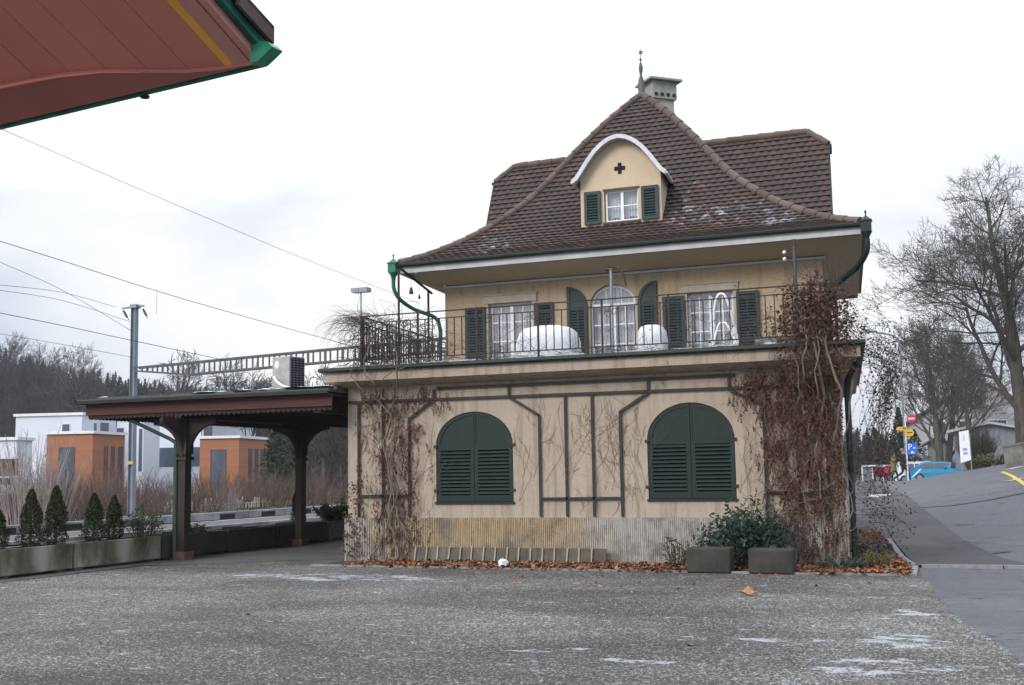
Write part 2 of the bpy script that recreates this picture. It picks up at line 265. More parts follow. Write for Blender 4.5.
# ------------------------------------------------------------------ mesh builder
SKEW = [None]      # the side walls of the house run about six degrees off square to its front
class MB:
    def __init__(s): s.v = []; s.f = []; s.sm = []
    def add(s, vs, fs, smooth=False):
        k = len(s.v); s.v += [tuple(p) for p in vs]; s.f += [tuple(i+k for i in f) for f in fs]; s.sm += [smooth]*len(fs)
    def box(s, a, b, rot=None, piv=None):
        x0, y0, z0 = a; x1, y1, z1 = b
        vs = [Vector(p) for p in ((x0, y0, z0), (x1, y0, z0), (x1, y1, z0), (x0, y1, z0), (x0, y0, z1), (x1, y0, z1), (x1, y1, z1), (x0, y1, z1))]
        if rot is not None:
            piv = Vector(piv) if piv is not None else (Vector(a)+Vector(b))/2
            R = rot if isinstance(rot, Matrix) else Euler(rot).to_matrix()
            vs = [R @ (p-piv) + piv for p in vs]
        s.add(vs, ((0, 3, 2, 1), (4, 5, 6, 7), (0, 1, 5, 4), (1, 2, 6, 5), (2, 3, 7, 6), (3, 0, 4, 7)))
    def bar(s, p, q, wd, h=None, upv=(0, 0, 1)):
        p = Vector(p); q = Vector(q); h = h or wd; d = (q-p)
        if d.length < 1e-6: return
        d.normalize(); u = Vector(upv)
        if abs(d.dot(u)) > .99: u = Vector((0, 1, 0))
        a = d.cross(u).normalized(); b = a.cross(d)
        vs = [c + a*sx*wd/2 + b*sy*h/2 for c in (p, q) for sx, sy in ((-1, -1), (1, -1), (1, 1), (-1, 1))]
        s.add(vs, ((0, 1, 2, 3), (7, 6, 5, 4), (0, 4, 5, 1), (1, 5, 6, 2), (2, 6, 7, 3), (3, 7, 4, 0)))
    def tube(s, pts, r, n=8, caps=True, smooth=True):
        pts = [Vector(p) for p in pts]; k = len(pts); rs = r if hasattr(r, '__len__') else [r]*k
        vs = []; a = None
        for i, p in enumerate(pts):
            d = (pts[min(i+1, k-1)] - pts[max(i-1, 0)])
            if d.length < 1e-9: d = Vector((0, 0, 1))
            d.normalize()
            if a is None:
                a = d.cross(Vector((0, 0, 1)) if abs(d.z) < .9 else Vector((1, 0, 0))).normalized()
            else:
                a = a - d*a.dot(d)
                a = a.normalized() if a.length > 1e-6 else d.orthogonal().normalized()
            b = d.cross(a)
            for j in range(n):
                t = 2*math.pi*j/n; vs.append(p + (a*math.cos(t) + b*math.sin(t))*rs[i])
        fs = [(i*n+j, i*n+(j+1) % n, (i+1)*n+(j+1) % n, (i+1)*n+j) for i in range(k-1) for j in range(n)]
        s.add(vs, fs, smooth)
        if caps: s.add([vs[j] for j in range(n)], [tuple(reversed(range(n)))]); s.add([vs[(k-1)*n+j] for j in range(n)], [tuple(range(n))])
    def prism(s, pts, off, smooth=False):
        """closed outline (list of points) extruded by vector off"""
        n = len(pts); pts = [Vector(p) for p in pts]; off = Vector(off)
        s.add(pts + [p+off for p in pts], [tuple(range(n)), tuple(reversed(range(n, 2*n)))] + [(i, (i+1) % n, n+(i+1) % n, n+i) for i in range(n)], smooth)
    def ring(s, outer, inner, off):
        n = len(outer); off = Vector(off); o = [Vector(p) for p in outer]; i_ = [Vector(p) for p in inner]
        vs = o + i_ + [p+off for p in o] + [p+off for p in i_]
        fs = []
        for k in range(n):
            l = (k+1) % n
            fs += [(k, l, n+l, n+k), (2*n+k, 3*n+k, 3*n+l, 2*n+l), (k, 2*n+k, 2*n+l, l), (n+k, n+l, 3*n+l, 3*n+k)]
        s.add(vs, fs)
    def lathe(s, c, prof, n=16, smooth=True):
        c = Vector(c); vs = [c + Vector((r*math.cos(2*math.pi*j/n), r*math.sin(2*math.pi*j/n), z)) for r, z in prof for j in range(n)]
        fs = [(i*n+j, i*n+(j+1) % n, (i+1)*n+(j+1) % n, (i+1)*n+j) for i in range(len(prof)-1) for j in range(n)]
        s.add(vs, fs, smooth)
    def leaf(s, p, size, nrm=None, aspect=.7):
        d = Vector((U(-1, 1), U(-1, 1), U(-1, 1)))
        if nrm is not None: d = Vector(nrm) + d*.6
        d.normalize(); a = d.orthogonal().normalized(); a = Matrix.Rotation(U(0, 6.28), 3, d) @ a; b = d.cross(a)
        p = Vector(p); q = size/2; fold = d*size*U(-.25, .25)
        s.add([p-a*q, p-b*q*aspect+fold, p+a*q, p+b*q*aspect+fold*.6], [(0, 1, 2), (0, 2, 3)])
    def build(s, name, m, parent=None, world=True, bevel=0):
        me = bpy.data.meshes.new(name); vs = s.v
        if SKEW[0] is not None: vs = [(p[0]-.10*(p[1]-SKEW[0]), p[1], p[2]) for p in vs]
        if parent is not None and world:
            inv = parent.matrix_basis.inverted() if parent.parent is None else (parent.parent.matrix_basis @ parent.matrix_basis).inverted()
            vs = [tuple(inv @ Vector(p)) for p in vs]
        me.from_pydata(vs, [], s.f); me.polygons.foreach_set('use_smooth', s.sm); me.update()
        o = bpy.data.objects.new(name, me); C.objects.link(o); o.parent = parent
        if m: me.materials.append(M[m] if isinstance(m, str) else m)
        if bevel:
            b = o.modifiers.new('bevel', 'BEVEL'); b.width = bevel; b.segments = 2; b.limit_method = 'ANGLE'
        return o
def tag(o, label=None, cat=None, group=None, kind=None):
    for k, v in (('label', label), ('category', cat), ('group', group), ('kind', kind)):
        if v: o[k] = v
    return o
def thing(name, loc, label, cat, group=None, rz=0):
    o = bpy.data.objects.new(name, None); C.objects.link(o); o.location = loc; o.rotation_euler = (0, 0, rz); o.empty_display_size = .2
    o.matrix_basis = Matrix.Translation(Vector(loc)) @ Matrix.Rotation(rz, 4, 'Z')
    return tag(o, label, cat, group)
def copy_tree(o, parent=None):
    kids = [k for k in bpy.data.objects if k.parent == o]
    c = o.copy(); C.objects.link(c); c.parent = parent
    for k in kids: copy_tree(k, c)
    return c
def single(mb, name, m, loc, label, cat, group=None, kind=None):
    """a thing that is one mesh, origin at its base"""
    loc = Vector(loc); mb.v = [tuple(Vector(p)-loc) for p in mb.v]; o = mb.build(name, m); o.location = loc
    return tag(o, label, cat, group, kind)

# ------------------------------------------------------------------ terrain
def ss(t): t = max(0., min(1., t)); return t*t*(3-2*t)
def HZ(x, y):
    z = .0205*max(0, min(y, 63)-22)
    z *= ss((x+13)/6)                                     # the railway side stays level
    if y > 24: z += .16*min(max(0, x+3.5), 22)*ss((y-24)/20)
    if y > 63: z += .012*(min(y, 200)-63)*ss((x-1)/4) - .018*(min(y, 110)-63)*ss((2-x)/3)*ss((x+13)/6)
    return z
def sheet(name, xs, ys, m, dz, keep=None, kind='structure'):
    mb = MB(); idx = {}
    for j, y in enumerate(ys):
        for i, x in enumerate(xs): idx[i, j] = len(mb.v); mb.v.append((x, y, HZ(x, y)+dz))
    for j in range(len(ys)-1):
        for i in range(len(xs)-1):
            if keep and not keep((xs[i]+xs[i+1])/2, (ys[j]+ys[j+1])/2): continue
            mb.f.append((idx[i, j], idx[i+1, j], idx[i+1, j+1], idx[i, j+1])); mb.sm.append(True)
    return tag(mb.build(name, m), kind=kind)
def lin(a, b, n): return [a+(b-a)*i/n for i in range(n+1)]
gx = [-3000, -1200, -500, -250, -150, -100, -70, -50, -36, -28, -22, -18] + lin(-14, 30, 44) + [40, 60, 100, 200, 500, 1500, 3000]
gy = [-600, -200, -60, -20, -8] + lin(0, 130, 65) + [150, 200, 300, 500, 1200, 4000]
sheet('ground', gx, gy, 'grass', -.05)
def strip(name, L, R, m, dz, n=40, kind='structure'):
    """band between two polylines (parametrised by y or index), draped on the terrain"""
    mb = MB()
    def at(pl, t):
        t *= len(pl)-1; i = min(int(t), len(pl)-2); f = t-i; return (pl[i][0]*(1-f)+pl[i+1][0]*f, pl[i][1]*(1-f)+pl[i+1][1]*f)
    for k in range(n+1):
        a = at(L, k/n); b = at(R, k/n); nn = 10
        for j in range(nn+1):
            x = a[0]+(b[0]-a[0])*j/nn; y = a[1]+(b[1]-a[1])*j/nn; mb.v.append((x, y, HZ(x, y)+dz))
    for k in range(n):
        for j in range(10):
            q = k*11+j; mb.f.append((q, q+1, q+12, q+11)); mb.sm.append(True)
    return tag(mb.build(name, m), kind=kind)
# gravel yard: borders run along the platform side, the planting bed and the wavy edge of the road
ge = [(.35, 6), (.42, 9), (.25, 10.6), (.04, 11.8), (-.22, 13), (-.41, 14.5), (-.62, 16.4), (-.80, 18), (-.95, 19.62)]
mb = MB()
poly = [(-40, -20), (6, -20), (2, 0)] + ge + [(-6, 19.6), (-11.2, 19.6), (-12.2, 19.3), (-13.4, 18.2), (-14.3, 17.6), (-14.4, 14), (-14.4, 8), (-40, 8)]
mb.add([(x, y, 0.0) for x, y in poly], [tuple(range(len(poly)))]); tag(mb.build('gravel_yard', 'gravel'), kind='structure')
mb = MB(); poly = [(-16.4, -6), (-14.4, -6), (-14.4, 17.65), (-13.4, 18.25), (-12.2, 19.35), (-10.9, 19.65), (-10.9, 60), (-16.4, 60)]
mb.add([(x, y, .004) for x, y in poly], [tuple(range(len(poly)))]); tag(mb.build('platform_pavement', 'platform'), kind='structure')
# road and pavement on the right
sheet('road', lin(-12, 30, 84), lin(-6, 110, 116), 'asphalt', -.004, keep=lambda x, y: (y < 21 and x > -.95) or (y >= 19.6 and x > -2.6-.045*(y-19.6)+(0 if y < 58 else -(y-58)*1.2)))
strip('pavement', [(-.95, 19.75), (-1.2, 21.5), (-1.7, 25.5), (-2.6, 34), (-3.9, 48), (-6.5, 66)], [(.9, 19.75), (.32, 21.5), (-.35, 25.5), (-1.45, 34), (-2.95, 48), (-5.4, 66)], 'asphalt2', .03, n=90)
strip('side_yard', [(-2.0, 19.5), (-2.6, 25), (-4.2, 34), (-6.5, 48), (-10, 66)], [(-1.0, 19.75), (-1.72, 25.5), (-2.62, 34), (-3.92, 48), (-6.5, 66)], 'asphalt2', .012, n=90)
def kerbline(name, pts, wd, h, m, joints=True):
    mb = MB()
    for (a, b) in zip(pts[:-1], pts[1:]):
        a = Vector((*a, 0)); b = Vector((*b, 0)); n = max(1, int((b-a).length/1.0))
        for k in range(n):
            p = a.lerp(b, k/n); q = a.lerp(b, (k+.985)/n); p.z = HZ(p.x, p.y)+h/2-.02; q.z = HZ(q.x, q.y)+h/2-.02
            mb.bar(p, q, wd, h+.04)
    return tag(mb.build(name, m), kind='structure')
kerbline('kerb', [(-1.03, 19.8), (-1.3, 21.5), (-1.78, 25.5)], .10, .045, 'kerb')
kerbline('drain_strip', [(-.9, 19.70), (1.5, 19.85), (6, 20.6)], .10, .05, 'kerb')
kerbline('stone_edging', [(-11.1, 18.22), (-4.4, 18.14), (-.95, 18.2), (-1.0, 19.75)], .09, .03, 'kerb')
def mark(name, pts, wd, m):
    mb = MB()
    for a, b in zip(pts[:-1], pts[1:]):
        a = Vector((*a, 0)); b = Vector((*b, 0)); d = (b-a).normalized(); nrm = Vector((-d.y, d.x, 0))*wd/2; k = 6
        for i in range(k):
            q = [a.lerp(b, i/k)-nrm, a.lerp(b, (i+1)/k)-nrm, a.lerp(b, (i+1)/k)+nrm, a.lerp(b, i/k)+nrm]
            mb.add([(v.x, v.y, HZ(v.x, v.y)+.012) for v in q], [(0, 1, 2, 3)])
    return tag(mb.build(name, m), kind='structure')
def gpt(px, py):
    """where the line of sight meets the sloping road"""
    d = ray(px, py); t = 10.
    while t < 160:
        p = EYE + d*t
        if p.z < HZ(p.x, p.y): return (p.x, p.y)
        t += .1
    return (p.x, p.y)
mark('yellow_marking', [gpt(1002, 472), gpt(1016, 479), gpt(1030, 489)], .14, 'yellow_line')
mark('yellow_marking', [gpt(998, 474.5), gpt(1012, 472)], .30, 'yellow_line')
mark('yellow_marking', [gpt(1008, 481.5), gpt(1024, 478)], .30, 'yellow_line')
mark('white_marking', [gpt(1008, 469.5), gpt(1022, 466.5)], .5, 'white_line')
M['joint'] = mat('tar_joint', (.018, .018, .02), (.03, .03, .032), 5, .45)
mark('road_joint', [gpt(866, 485), gpt(880, 494), gpt(898, 506), gpt(930, 528), gpt(975, 553)], .07, 'joint')
mark('road_joint', [gpt(902, 508), gpt(925, 507.5), gpt(950, 506), gpt(985, 501), gpt(1030, 492)], .16, 'joint')
mark('road_joint', [gpt(975, 553), gpt(990, 554), gpt(1010, 552)], .10, 'joint')
# loose stones on the yard
mb = MB()
for i in range(14000):
    D_ = rnd(); p = onZ(U(-20, 1010), 572+118*D_**1.3); 
    if p.x > -.9 and p.x > np.interp(p.y, [g_[1] for g_ in ge], [g_[0] for g_ in ge])-.05: continue
    if p.x < -14.1 or p.y > 18.1: continue
    r = U(.005, .012)*(1.8 if rnd() < .03 else 1); a = U(0, 3); ca, sa = math.cos(a)*r, math.sin(a)*r; k_ = U(.6, 1)
    mb.add([(p.x+ca, p.y+sa, 0), (p.x-sa*k_, p.y+ca*k_, 0), (p.x-ca, p.y-sa, 0), (p.x+sa*k_, p.y-ca*k_, 0), (p.x+U(-.3, .3)*r, p.y+U(-.3, .3)*r, r*U(.7, 1.1))], [(0, 1, 4), (1, 2, 4), (2, 3, 4), (3, 0, 4)])
tag(mb.build('loose_stones', leafmat('loose_stone', [(.05, .047, .043), (.13, .125, .115), (.18, .172, .16), (.28, .27, .255), (.08, .075, .07), (.38, .37, .355)], .9)), 'small loose grey stones strewn over the gravel yard', 'gravel', kind='stuff')
# railway side
mb = MB(); mb.box((-30.5, -10, -.5), (-16.52, 140, .02)); tag(mb.build('track_bed', 'ballast'), kind='structure')
mb = MB(); mb.box((-16.5, -10, -.3), (-16.25, 60, .03)); tag(mb.build('platform_edge', 'coping'), kind='structure')
def coping(x0, x1, z, lab):
    mb = MB(); y = 8.
    while y < 90:
        mb.box((x1-.22, y, -.05), (x1, y+2.35, z)); y += 2.4
        if x1-x0 > 1: mb.box((x0, y, -.05), (x0+.25, y+2.35, z))
    tag(mb.build('track_coping', 'coping'), kind='structure')
    mb = MB(); mb.box((x0+.25, 8, -.05), (x1-.22, 90, z-.012)); tag(mb.build('island_platform', 'ballast'), kind='structure')
    mb = MB(); y = 9.
    while y < 90:
        mb.box((x1-.02, y, .05), (x1+.012, y+.9, z-.06)); y += 2.6
    tag(mb.build('coping_recess', 'dark'), kind='structure')
coping(-21.6, -19.4, .28, 'near'); coping(-26.0, -25.1, .34, 'far')
for x in (-17.1, -18.55, -22.6, -24.05):
    mb = MB(); mb.box((x-.035, -5, .0), (x+.035, 120, .16)); tag(mb.build('rail', 'iron'), kind='structure')

# ------------------------------------------------------------------ the station house
HX0, HX1, HY0 = -10.98, -2.0, 19.3            # lower storey
UX0, UX1, UY0, UY1 = -9.96, -2.42, 21.5, 27.9 # upper storey
EX0, EX1, EY0, EY1, EZ = -10.60, -1.65, 20.7, 28.7, 5.80
AX, AY = -6.115, 24.55
SKEW[0] = 19.3
house = thing('station_house', (-6.5, 19.3, 0), 'beige two-storey station house with brown tiled hipped roof and green shutters', 'house')
WX = [(-8.40, .755, 1.08, 2.10, 2.70), (-4.445, .745, 1.11, 2.10, 2.72)]   # arched windows below: cx, half width, sill, spring, top
def arch(cx, hw, z0, zs, zt, y, n=20, inset=0):
    p = [Vector((cx-hw+inset, y, z0+inset)), Vector((cx+hw-inset, y, z0+inset))]
    for k in range(n+1):
        a = math.pi*k/n; p.append(Vector((cx+(hw-inset)*math.cos(a), y, zs+(zt-zs-inset)*math.sin(a))))
    return p
# lower walls, with real openings behind the shutters
def wall_with_arches(mb, x0, x1, y, z0, z1, arcs, n=20):
    """front wall sheet split into columns so the arched openings are real holes, with reveals"""
    xs = [x0]
    for cx, hw, s, zs, zt in arcs:
        a, b = cx-hw, cx+hw
        mb.add([(xs[-1], y, z0), (a, y, z0), (a, y, z1), (xs[-1], y, z1)], [(0, 1, 2, 3)])
        mb.add([(a, y, z0), (b, y, z0), (b, y, s), (a, y, s)], [(0, 1, 2, 3)])
        for k in range(n):
            q0, q1 = math.pi-math.pi*k/n, math.pi-math.pi*(k+1)/n
            p0 = (cx+hw*math.cos(q0), zs+(zt-zs)*math.sin(q0)); p1 = (cx+hw*math.cos(q1), zs+(zt-zs)*math.sin(q1))
            mb.add([(p0[0], y, p0[1]), (p1[0], y, p1[1]), (p1[0], y, z1), (p0[0], y, z1)], [(0, 1, 2, 3)])
        o = arch(cx, hw, s, zs, zt, y, n)
        mb.add(o + [p+Vector((0, .16, 0)) for p in o], [(i, (i+1) % len(o), len(o)+(i+1) % len(o), len(o)+i) for i in range(len(o))])
        xs.append(b)
    mb.add([(xs[-1], y, z0), (x1, y, z0), (x1, y, z1), (xs[-1], y, z1)], [(0, 1, 2, 3)])
mb = MB(); wall_with_arches(mb, HX0, HX1, HY0, .80, 3.24, WX)
for (a, b) in (((HX1, HY0), (HX1, 28.6)), ((HX1, 28.6), (HX0, 28.6)), ((HX0, 28.6), (HX0, HY0))):
    mb.add([(*a, .8), (*b, .8), (*b, 3.24), (*a, 3.24)], [(0, 1, 2, 3)])
mb.build('lower_wall', 'plaster', house)
# ribbed stone plinth, ribs modelled
mb = MB(); x = HX0-.05; 
mb.box((HX0-.05, HY0-.035, -.1), (HX1+.05, 28.65, .795)); 
while x < HX1+.03:
    g = U(.030, .040); mb.box((x, HY0-.052, -.05), (x+g*.62, HY0-.036, .80+U(-.002, .002))); x += g
mb.build('plinth', 'plinth', house)
for k, (cx, hw, s, zs, zt) in enumerate(WX):
    for sg in (-1, 1):
        sh = MB(); y0 = HY0+.015; y1 = y0+.045; sw = .075
        a = cx if sg > 0 else cx-hw+.012; b = cx+hw-.012 if sg > 0 else cx
        a += .004 if sg > 0 else 0; b -= 0 if sg > 0 else .004
        xl, xr = a, b
        sh.box((xl, y0, s+.01), (xl+sw, y1, zs)); sh.box((xr-sw, y0, s+.01), (xr, y1, zs))
        sh.box((xl+sw, y0+.001, s+.01), (xr-sw, y1, s+.12)); sh.box((xl+sw, y0+.001, zs-.075), (xr-sw, y1, zs-.001))
        zz = s+.135
        while zz < zs-.085:
            sh.box((xl+sw-.005, y0+.004, zz), (xr-sw+.005, y0+.012, zz+.058), rot=(math.radians(-38), 0, 0)); zz += .0655
        # arched head panel
        pts = []; n = 12
        for q in range(n+1):
            t = (math.pi/2)*q/n
            ang = math.pi-t if sg < 0 else t
            pts.append(Vector((cx+(hw-.012)*math.cos(ang), y0, zs+(zt-zs-.012)*math.sin(ang))))
        c0 = Vector((cx+.004*sg, y0, zs)); pl = pts + [Vector((c0.x, y0, zt-.012)), c0]
        pl = [Vector((p.x, y0, p.z)) for p in pl]
        sh.prism([p+Vector((0, .012, 0)) for p in pl], (0, .03, 0))
        inner = [c0 + (p-c0)*.86 + Vector((sg*.028, 0, .02)) for p in pl]
        sh.ring(pl, inner, (0, .03, 0))
        o = sh.build('shutter', 'green_paint', house)
        hx = cx+sg*(hw-.01)
        for hz in (s+.2, zs-.02): hb = MB(); hb.box((hx-.02 if sg > 0 else hx-.05, y0-.03, hz-.02), (hx+.05 if sg > 0 else hx+.02, y0-.004, hz+.03)); hb.build('hinge', 'iron', o)
    mb = MB(); mb.box((cx-hw-.02, HY0-.03, s-.035), (cx+hw+.02, HY0+.02, s+.004)); mb.build('window_sill', 'green_paint', house)
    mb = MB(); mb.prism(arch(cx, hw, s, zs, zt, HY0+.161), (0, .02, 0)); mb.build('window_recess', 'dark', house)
# cornice: coved underside, beige band, green gutter lip, terrace deck
mb = MB(); prof = [(0.002, 3.225), (-.03, 3.23), (-.12, 3.245), (-.24, 3.28), (-.33, 3.315), (-.36, 3.325), (-.36, 3.50), (0.002, 3.50)]
def moulding(mb, prof, x0, x1, y, yb):
    """profile run along the front and mitred back along both sides; prof = (outward offset negative, z)"""
    rings = []
    for (px, py, dx, dy) in ((x0, yb, -1, 0), (x0, y, -1, -1), (x1, y, 1, -1), (x1, yb, 1, 0)):
        rings.append([Vector((px+dx*-o, py+dy*-o, z)) for o, z in prof])
    n = len(prof); vs = [p for r in rings for p in r]
    mb.add(vs, [(r*n+i, (r+1)*n+i, (r+1)*n+i+1, r*n+i+1) for r in range(3) for i in range(n-1)])
moulding(mb, prof, HX0, HX1, HY0, 28.6)
mb.build('cornice', 'plaster', house)
mb = MB(); mb.box((HX0+.05, HY0+.05, 3.165), (HX1-.05, 28.55, 3.25)); mb.build('terrace_deck', 'bitumen', house)
mb = MB(); moulding(mb, [(-.30, 3.501), (-.42, 3.502), (-.445, 3.53), (-.44, 3.58), (-.30, 3.60), (-.12, 3.60), (.0, 3.56), (.0, 3.26)], HX0, HX1, HY0, 28.6); mb.build('terrace_gutter', 'dkgreen', house)
x = HX0-.2
while x < HX1+.2:     # dirt and wet snow lying behind the gutter lip
    l = U(.2, .9)
    if rnd() < .6: mb = MB(); mb.box((x, HY0-.28, 3.601), (x+l, HY0-.12+U(-.05, .05), 3.612+U(0, .02))); mb.build('snow_crust', 'cover', house)
    x += l+U(0, .3)
# trellis on the facade
def P(px, py): return onY(px, py, HY0-.03)
def tre(a, b):
    mb = MB(); p, q = Vector((a[0], HY0-.032, a[1])), Vector((b[0], HY0-.032, b[1])); mb.bar(p, q, .045, .028, upv=(0, 1, 0)); return mb.build('trellis_bar', 'iron_green', house)
M['iron_green'] = mat('trellis_dark_green', (.015, .020, .019), (.025, .031, .029), 5, .6, 40, .001)
zt_, zm = 3.165-.0, 2.93
T_ = [((-9.12, 3.145), (-3.65, 3.145)), ((-10.95, 2.955), (-2.1, 2.925)), ((-10.74, 2.93), (-10.74, .82)), ((-10.23, 2.93), (-10.23, .82)), ((-9.69, 2.59), (-9.69, .82)), ((-9.69, 2.60), (-9.20, 2.93)),
      ((-9.18, 3.13), (-9.18, 2.97)), ((-7.70, 3.13), (-7.70, 2.96)), ((-5.14, 3.13), (-5.14, 2.95)), ((-3.76, 3.13), (-3.76, 2.95)), ((-7.69, 2.93), (-7.13, 2.59)), ((-7.13, 2.60), (-7.13, .82)),
      ((-6.64, 2.91), (-6.64, .82)), ((-6.15, 2.91), (-6.15, .82)), ((-5.14, 2.91), (-5.65, 2.60)), ((-5.65, 2.61), (-5.65, .82)), ((-7.10, 1.13), (-5.68, 1.13)), ((-10.72, 1.20), (-9.72, 1.20)),
      ((-3.76, 2.90), (-3.21, 2.63)), ((-3.21, 2.64), (-3.21, .82)), ((-2.68, 2.90), (-2.68, .82)), ((-2.22, 2.90), (-2.22, .82)), ((-3.2, 1.2), (-2.24, 1.2))]
for k, (a, b) in enumerate(T_): o = tre(a, b); 
# upper walls
SKEW[0] = 21.5
def rect_holes_wall(mb, x0, x1, y, z0, z1, holes, depth=.14):
    """holes sorted by x: (xa, xb, za, zb, zt or None) ; arched head when zt given"""
    c = x0
    for xa, xb, za, zb, zt in holes:
        mb.add([(c, y, z0), (xa, y, z0), (xa, y, z1), (c, y, z1)], [(0, 1, 2, 3)])
        if za > z0: mb.add([(xa, y, z0), (xb, y, z0), (xb, y, za), (xa, y, za)], [(0, 1, 2, 3)])
        if zt is None:
            mb.add([(xa, y, zb), (xb, y, zb), (xb, y, z1), (xa, y, z1)], [(0, 1, 2, 3)])
            o = [Vector(p) for p in ((xa, y, za), (xb, y, za), (xb, y, zb), (xa, y, zb))]
        else:
            cx, hw, n = (xa+xb)/2, (xb-xa)/2, 16
            for k in range(n):
                q0, q1 = math.pi*(1-k/n), math.pi*(1-(k+1)/n)
                mb.add([(cx+hw*math.cos(q0), y, zb+(zt-zb)*math.sin(q0)), (cx+hw*math.cos(q1), y, zb+(zt-zb)*math.sin(q1)), (cx+hw*math.cos(q1), y, z1), (cx+hw*math.cos(q0), y, z1)], [(0, 1, 2, 3)])
            o = arch(cx, hw, za, zb, zt, y, 16)
        n = len(o); mb.add(o+[p+Vector((0, depth, 0)) for p in o], [(i, (i+1) % n, n+(i+1) % n, n+i) for i in range(n)])
        c = xb
    mb.add([(c, y, z0), (x1, y, z0), (x1, y, z1), (c, y, z1)], [(0, 1, 2, 3)])
mb = MB()
RW = [(-8.99, -8.05, 3.45, 4.98, None), (-6.85, -5.93, 3.27, 4.80, 5.20), (-4.93, -4.05, 3.45, 4.90, None)]
rect_holes_wall(mb, UX0, UX1, UY0, 3.252, 5.42, RW)
for (a, b) in (((UX1, UY0), (UX1, UY1)), ((UX1, UY1), (UX0, UY1)), ((UX0, UY1), (UX0, UY0))):
    mb.add([(*a, 3.252), (*b, 3.252), (*b, 5.42), (*a, 5.42)], [(0, 1, 2, 3)])
mb.build('upper_wall', 'plaster_up', house)
mb = MB(); moulding(mb, [(-.0, 5.355), (-.05, 5.36), (-.055, 5.40), (-.0, 5.425)], UX0, UX1, UY0, UY1); mb.build('wall_moulding', 'white_trim', house)
mb = MB(); moulding(mb, [(-.05, 5.42), (-.2, 5.46), (-.42, 5.525), (-.72, 5.61)], UX0, UX1, UY0, UY1)
mb.build('soffit', 'soffit', house)
SKEW[0] = 20.7
# fascia and gutter run round the eaves
def run(mb, prof, x0, x1, y0, y1):
    """closed mitred run; prof = (outward offset, z)"""
    cs = [(x0, y0, -1, -1), (x1, y0, 1, -1), (x1, y1, 1, 1), (x0, y1, -1, 1)]; n = len(prof)
    vs = [Vector((cx+dx*o, cy+dy*o, z)) for cx, cy, dx, dy in cs for o, z in prof]
    mb.add(vs, [(r*n+i, ((r+1) % 4)*n+i, ((r+1) % 4)*n+i+1, r*n+i+1) for r in range(4) for i in range(n-1)])
mb = MB(); run(mb, [(-.06, 5.612), (.02, 5.606), (.025, 5.735), (-.02, 5.74)], EX0, EX1, EY0, EY1); mb.build('fascia', 'white_trim', house)
mb = MB(); run(mb, [(.027, 5.735), (.05, 5.725), (.085, 5.728), (.105, 5.75), (.11, 5.785), (.10, 5.80), (.085, 5.79), (.03, 5.78)], EX0, EX1, EY0, EY1); mb.build('gutter', 'dkgreen', house)

# ---- tiled roof: every tile is a small curved, overlapping piece
hs = [0, .10, .19, .28, .35, .42, .5, .56, .66, .75, .85, 1.0]; hz = [5.80, 5.97, 6.18, 6.43, 6.66, 6.92, 7.26, 7.56, 8.16, 8.68, 9.22, 9.92]
def h_(s): return float(np.interp(s, hs, hz))
_g = np.linspace(-.1, 1.1, 241); _hh = np.interp(np.clip(_g, 0, 1), hs, hz) + np.where(_g < 0, _g*1.7, 0) + np.where(_g > 1, (_g-1)*4.6, 0)
_k = np.exp(-np.linspace(-2, 2, 17)**2); _k /= _k.sum(); _hh = np.convolve(np.pad(_hh, 8, mode='edge'), _k, 'valid')
def hh(s): return float(np.interp(s, _g, _hh))
def tiles(mb, S, s0, s1, clip, tw=.165, course=.142, lift=.032, wave=.018):
    """S(u, s) -> point; clip(s) -> (u0, u1)"""
    um = sum(clip((s0+s1)/2))/2; ts = [s0+(s1-s0)*i/200 for i in range(201)]; L = [0]
    for a, b in zip(ts[:-1], ts[1:]): L.append(L[-1]+(S(um, b)-S(um, a)).length)
    n = max(1, round(L[-1]/course)); cs = [float(np.interp(L[-1]*i/n, L, ts)) for i in range(n+1)]
    for r in range(n):
        a, b = cs[r], cs[r+1]; mid = (a+b)/2; da = (b-a)*.02
        c0, c1 = clip(a); d0, d1 = clip(b); off = 0 if r % 2 else tw/2
        k0 = math.floor((c0-off)/tw); k1 = math.ceil((c1-off)/tw)
        eps = .01; nrm = (S(um+eps, mid)-S(um, mid)).cross(S(um, min(b, mid+(b-a)*.3))-S(um, mid)).normalized()
        for k in range(k0, k1):
            us = [off+(k+j/4)*tw for j in range(5)]
            if us[-1] < min(c0, d0) or us[0] > max(c1, d1): continue
            lo, hi, lip = [], [], []; jit = U(-.004, .004)
            for j, u in enumerate(us):
                ub = max(c0, min(c1, u)); ut = max(d0, min(d1, u)); w_ = wave*math.sin(math.pi*j/4)
                sb = a - (b-a)*.16*math.sin(math.pi*j/4)
                lo.append(S(ub, sb)+nrm*(lift+w_+jit)); hi.append(S(ut, b)+nrm*(.002+w_*.7)); lip.append(S(ub, sb)+nrm*(-.004))
            mb.add(lo+hi+lip, [(j, j+1, 6+j, 5+j) for j in range(4)]+[(10+j, 11+j, j+1, j) for j in range(4)])
def lerp(a, b, t): return a+(b-a)*t
snowF = [((-8.9, 21.3, 6.2), 1.1, .9), ((-4.3, 21.7, 6.3), 2.0, .8), ((-5.0, 21.9, 6.3), .7, 1.2), ((-3.2, 21.3, 6.2), 1.3, .6)]
snowF = [((c[0]+6.5, c[1]-19.3, c[2]), a, b) for c, a, b in snowF]
M['tiles'] = tilemat('brown_roof_tiles', snowF); M['ridge'] = mat('ridge_tiles', (.12, .09, .075), (.085, .06, .05), 3, .85, 25, .006, island=.2)
roof = MB()
def SF(u, s): return Vector((u, lerp(EY0, AY, s), hh(s)))
def SB(u, s): return Vector((-u, lerp(EY1, AY, s), hh(s)))
